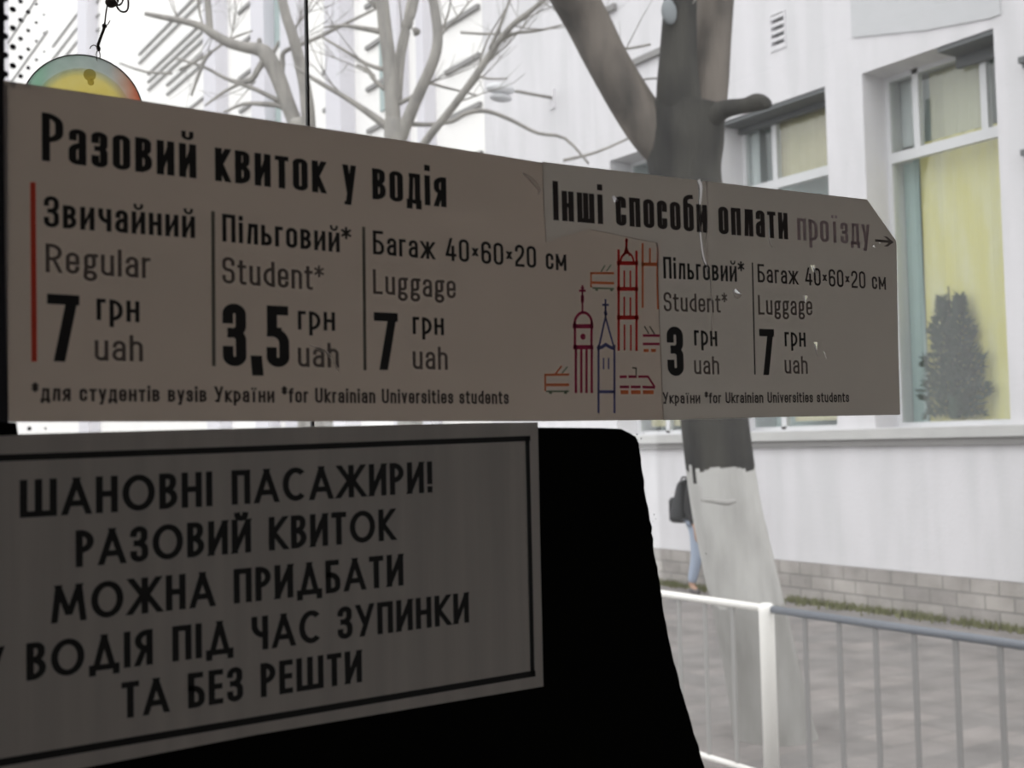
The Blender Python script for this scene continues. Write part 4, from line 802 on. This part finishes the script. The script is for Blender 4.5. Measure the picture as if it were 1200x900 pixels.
# dark bushy conifer shape on the inner sill of the large window
pt = empty('potted_plant', (XW+.125, 8.36, 2.16)); tag(pt, 'dark bushy conifer shaped plant standing behind the glass of the large yellow window', 'plant')
bm = B(); c0 = Vector((XW+.125, 8.36, 2.16))
tube(bm, [c0, c0+Vector((0, 0, .02)), c0+Vector((0, 0, .24)), c0+Vector((0, 0, .25))], [.06, .065, .075, .075], 18); obj('pot', bm, M['conifer'], pt, True)
bm = B(); tube(bm, [c0+Vector((0, 0, .2)), c0+Vector((0, .02, 1.5))], [.02, .008], 8); obj('stem', bm, M['bark'], pt, True)
bm = B()
for i in range(2600):
    a0 = random.choice((-1, 1)); f = random.random(); z = .02+1.35*f; rr = .50*min(1, 1.5*(1-f))**.8*(.8+.2*sin(f*23+a0*3)); a = random.uniform(0, 2*pi); q = random.random()**.6
    p0 = c0 + Vector((cos(a)*min(.06, rr*.2)*q, sin(a)*rr*q*(.75) + a0*.11, z)); dv = Vector((cos(a)*.03, sin(a)*.09, random.uniform(-.02, .10))); sd = Vector((-sin(a)*.012, cos(a)*.012, .018))
    bm.faces.new([bm.verts.new(p) for p in (p0-sd, p0+dv*.5-sd*.6, p0+dv, p0+sd)])
obj('foliage', bm, M['conifer'], pt)

# grass at the foot of the plinth
bm = B()
for i in range(3400):
    y = random.uniform(5.5, 16); 
    if sin(y*2.3)+sin(y*5.1+1) < -1.25: continue
    x = XF-.085-abs(random.gauss(0, .10)); h = random.uniform(.03, .10); a = random.uniform(0, pi); dx, dy = .012*cos(a), .012*sin(a); lx, ly = random.uniform(-.03, .03), random.uniform(-.03, .03)
    bm.faces.new([bm.verts.new(p) for p in ((x-dx, y-dy, 0), (x+dx, y+dy, 0), (x+lx, y+ly, h))])
tag(obj('grass', bm, M['grass']), 'narrow strip of short green grass at the foot of the stone plinth', 'grass', kind='stuff')

# ------------------------------------------------------------------ person behind the trunk
PX, PY = 10.36, 11.42
pr = empty('person', (PX, PY, 0))
tag(pr, 'person in dark jacket and pale blue jeans walking behind the big tree trunk', 'person')
def skin(name, chains, m, parent, sub=2, extra=0):
    me = bpy.data.meshes.new(name); vs, es, rs, idx = [], [], [], {}
    for ch in chains:
        prev = None
        for x, y, z, r in ch:
            k = (round(x, 4), round(y, 4), round(z, 4))
            if k not in idx: idx[k] = len(vs); vs.append((x, y, z)); rs.append(r+extra)
            if prev is not None and prev != idx[k]: es.append((prev, idx[k]))
            prev = idx[k]
    me.from_pydata(vs, es, []); o = bpy.data.objects.new(name, me); COL.objects.link(o); o.parent = parent
    me.materials.append(m)
    md = o.modifiers.new('skin', 'SKIN'); md.use_smooth_shade = True
    for i, sv in enumerate(me.skin_vertices[0].data): sv.radius = (rs[i], rs[i]); sv.use_root = (i == 0)
    s = o.modifiers.new('sub', 'SUBSURF'); s.levels = sub; s.render_levels = sub
    return o
skin_m = mat('skin', (.45, .28, .20), .6); jean = mat('pale_blue_jeans', (.36, .42, .52), .9); jack = mat('black_jacket', (.02, .02, .022), .8); shoe = mat('grey_brown_shoes', (.12, .11, .11), .7); hairm = mat('dark_hair', (.02, .016, .013), .7)
pel, spi, che, nek, hd0, hd1 = (0,0,.95,.13), (0,.01,1.15,.125), (0,0,1.34,.14), (0,-.03,1.47,.055), (0,-.055,1.55,.075), (0,-.06,1.63,.09)
def arm(s):
    sh, el, wr = (s*.19,0,1.39,.05), (s*.24,.0,1.10,.042), (s*.25,-.14,.88,.028)
    pm = (wr[0]-.0*s, wr[1]-.015, .80, .030); ch = [[che, sh, el, wr, pm]]
    for k, (dy, L) in enumerate(((-.030, .070), (-.010, .080), (.010, .075), (.028, .058))):
        ch.append([pm, (pm[0], pm[1]+dy, .765, .010), (pm[0]-.006*s, pm[1]+dy-.004, .765-L*.55, .009), (pm[0]-.02*s, pm[1]+dy-.004, .765-L, .0075)])
    ch.append([pm, (pm[0]-.012*s, pm[1]-.036, .80, .011), (pm[0]-.024*s, pm[1]-.052, .765, .009)])
    return ch
legs = [[pel, (.09,-.01,.88,.10), (.09,-.17,.50,.062), (.09,-.22,.10,.042), (.09,-.36,.045,.035)], [pel, (-.09,.01,.88,.10), (-.09,.03,.50,.062), (-.09,.15,.12,.042), (-.09,.03,.045,.032)]]
skin('body', [[pel, spi, che, nek, hd0, hd1]] + arm(1) + arm(-1) + legs, skin_m, pr)
skin('jacket', [[(0,0,.90,.155), (0,.01,1.15,.15), (0,0,1.34,.165), (0,-.02,1.44,.085)], [(0,0,1.34,.165), (.19,0,1.39,.068), (.24,.0,1.10,.058), (.25,-.12,.91,.042)], [(0,0,1.34,.165), (-.19,0,1.39,.068), (-.24,.0,1.10,.058), (-.25,-.12,.91,.042)]], jack, pr)
skin('jeans', [[(0,0,.96,.14), (.09,-.01,.87,.112), (.09,-.17,.50,.078), (.09,-.22,.12,.062)], [(0,0,.96,.14), (-.09,.01,.87,.112), (-.09,.03,.50,.078), (-.09,.145,.14,.062)]], jean, pr)
skin('shoe', [[(.09,-.20,.06,.055), (.09,-.30,.045,.047), (.09,-.39,.04,.04)]], shoe, pr); skin('shoe', [[(-.09,.17,.07,.055), (-.09,.09,.048,.047), (-.09,.0,.04,.04)]], shoe, pr)
bm = B(); ellipsoid(bm, (0, -.045, 1.645), (.098, .105, .098)); 
for v in list(bm.verts):
    if v.co.z < 1.60 and v.co.y < -.05 or (v.co.y < -.10 and v.co.z < 1.66): bm.verts.remove(v)
local(pr, 'hair', bm, hairm, True)
bm = B()
for s in (1, -1): ellipsoid(bm, (s*.03, -.147, 1.615), (.011, .008, .007), 10, 8)
local(pr, 'eyes', bm, hairm, True)
bm = B(); ellipsoid(bm, (0, -.155, 1.59), (.013, .02, .025), 10, 8)
for s in (1, -1): ellipsoid(bm, (s*.088, -.055, 1.60), (.012, .02, .03), 10, 8)
local(pr, 'nose_and_ears', bm, skin_m, True)
bm = B(); ellipsoid(bm, (0, -.14, 1.548), (.026, .01, .006), 10, 8); local(pr, 'mouth', bm, mat('lips', (.35, .13, .11), .5), True)
bk = empty('backpack', (PX, PY+.33, 1.19))
tag(bk, 'black backpack on the back of the person behind the tree trunk', 'bag')
bagm = mat('black_bag_fabric', (.025, .027, .03), .6, bump=(40, .4, .01))
bm = B(); bmesh.ops.create_cube(bm, size=1, matrix=Matrix.Diagonal((.36, .26, .56, 1)))
bmesh.ops.bevel(bm, geom=bm.edges[:], offset=.09, segments=4, affect='EDGES', profile=.5)
for v in bm.verts: f = (.28-v.co.z)/.56; v.co.y = v.co.y*(.30+.95*f)+.07*f-.03; v.co.x *= .7+.35*f
local(bk, 'bag_body', bm, bagm, True)
bm = B(); bmesh.ops.create_cube(bm, size=1, matrix=Matrix.Translation((0, .16, -.08)) @ Matrix.Diagonal((.26, .08, .26, 1))); bmesh.ops.bevel(bm, geom=bm.edges[:], offset=.03, segments=3, affect='EDGES'); local(bk, 'front_pocket', bm, bagm, True)
for s in (1, -1):
    bm = B(); tube(bm, smooth_path([(s*.11, -.05, .24), (s*.12, -.25, .30), (s*.12, -.50, .22), (s*.15, -.47, 0), (s*.15, -.2, -.2), (s*.13, -.05, -.24)]), .018, 8); local(bk, 'strap', bm, bagm, True)
bm = B(); tube(bm, smooth_path([(-.05, 0, .25), (-.04, 0, .31), (.04, 0, .31), (.05, 0, .25)]), .012, 8); local(bk, 'handle', bm, bagm, True)
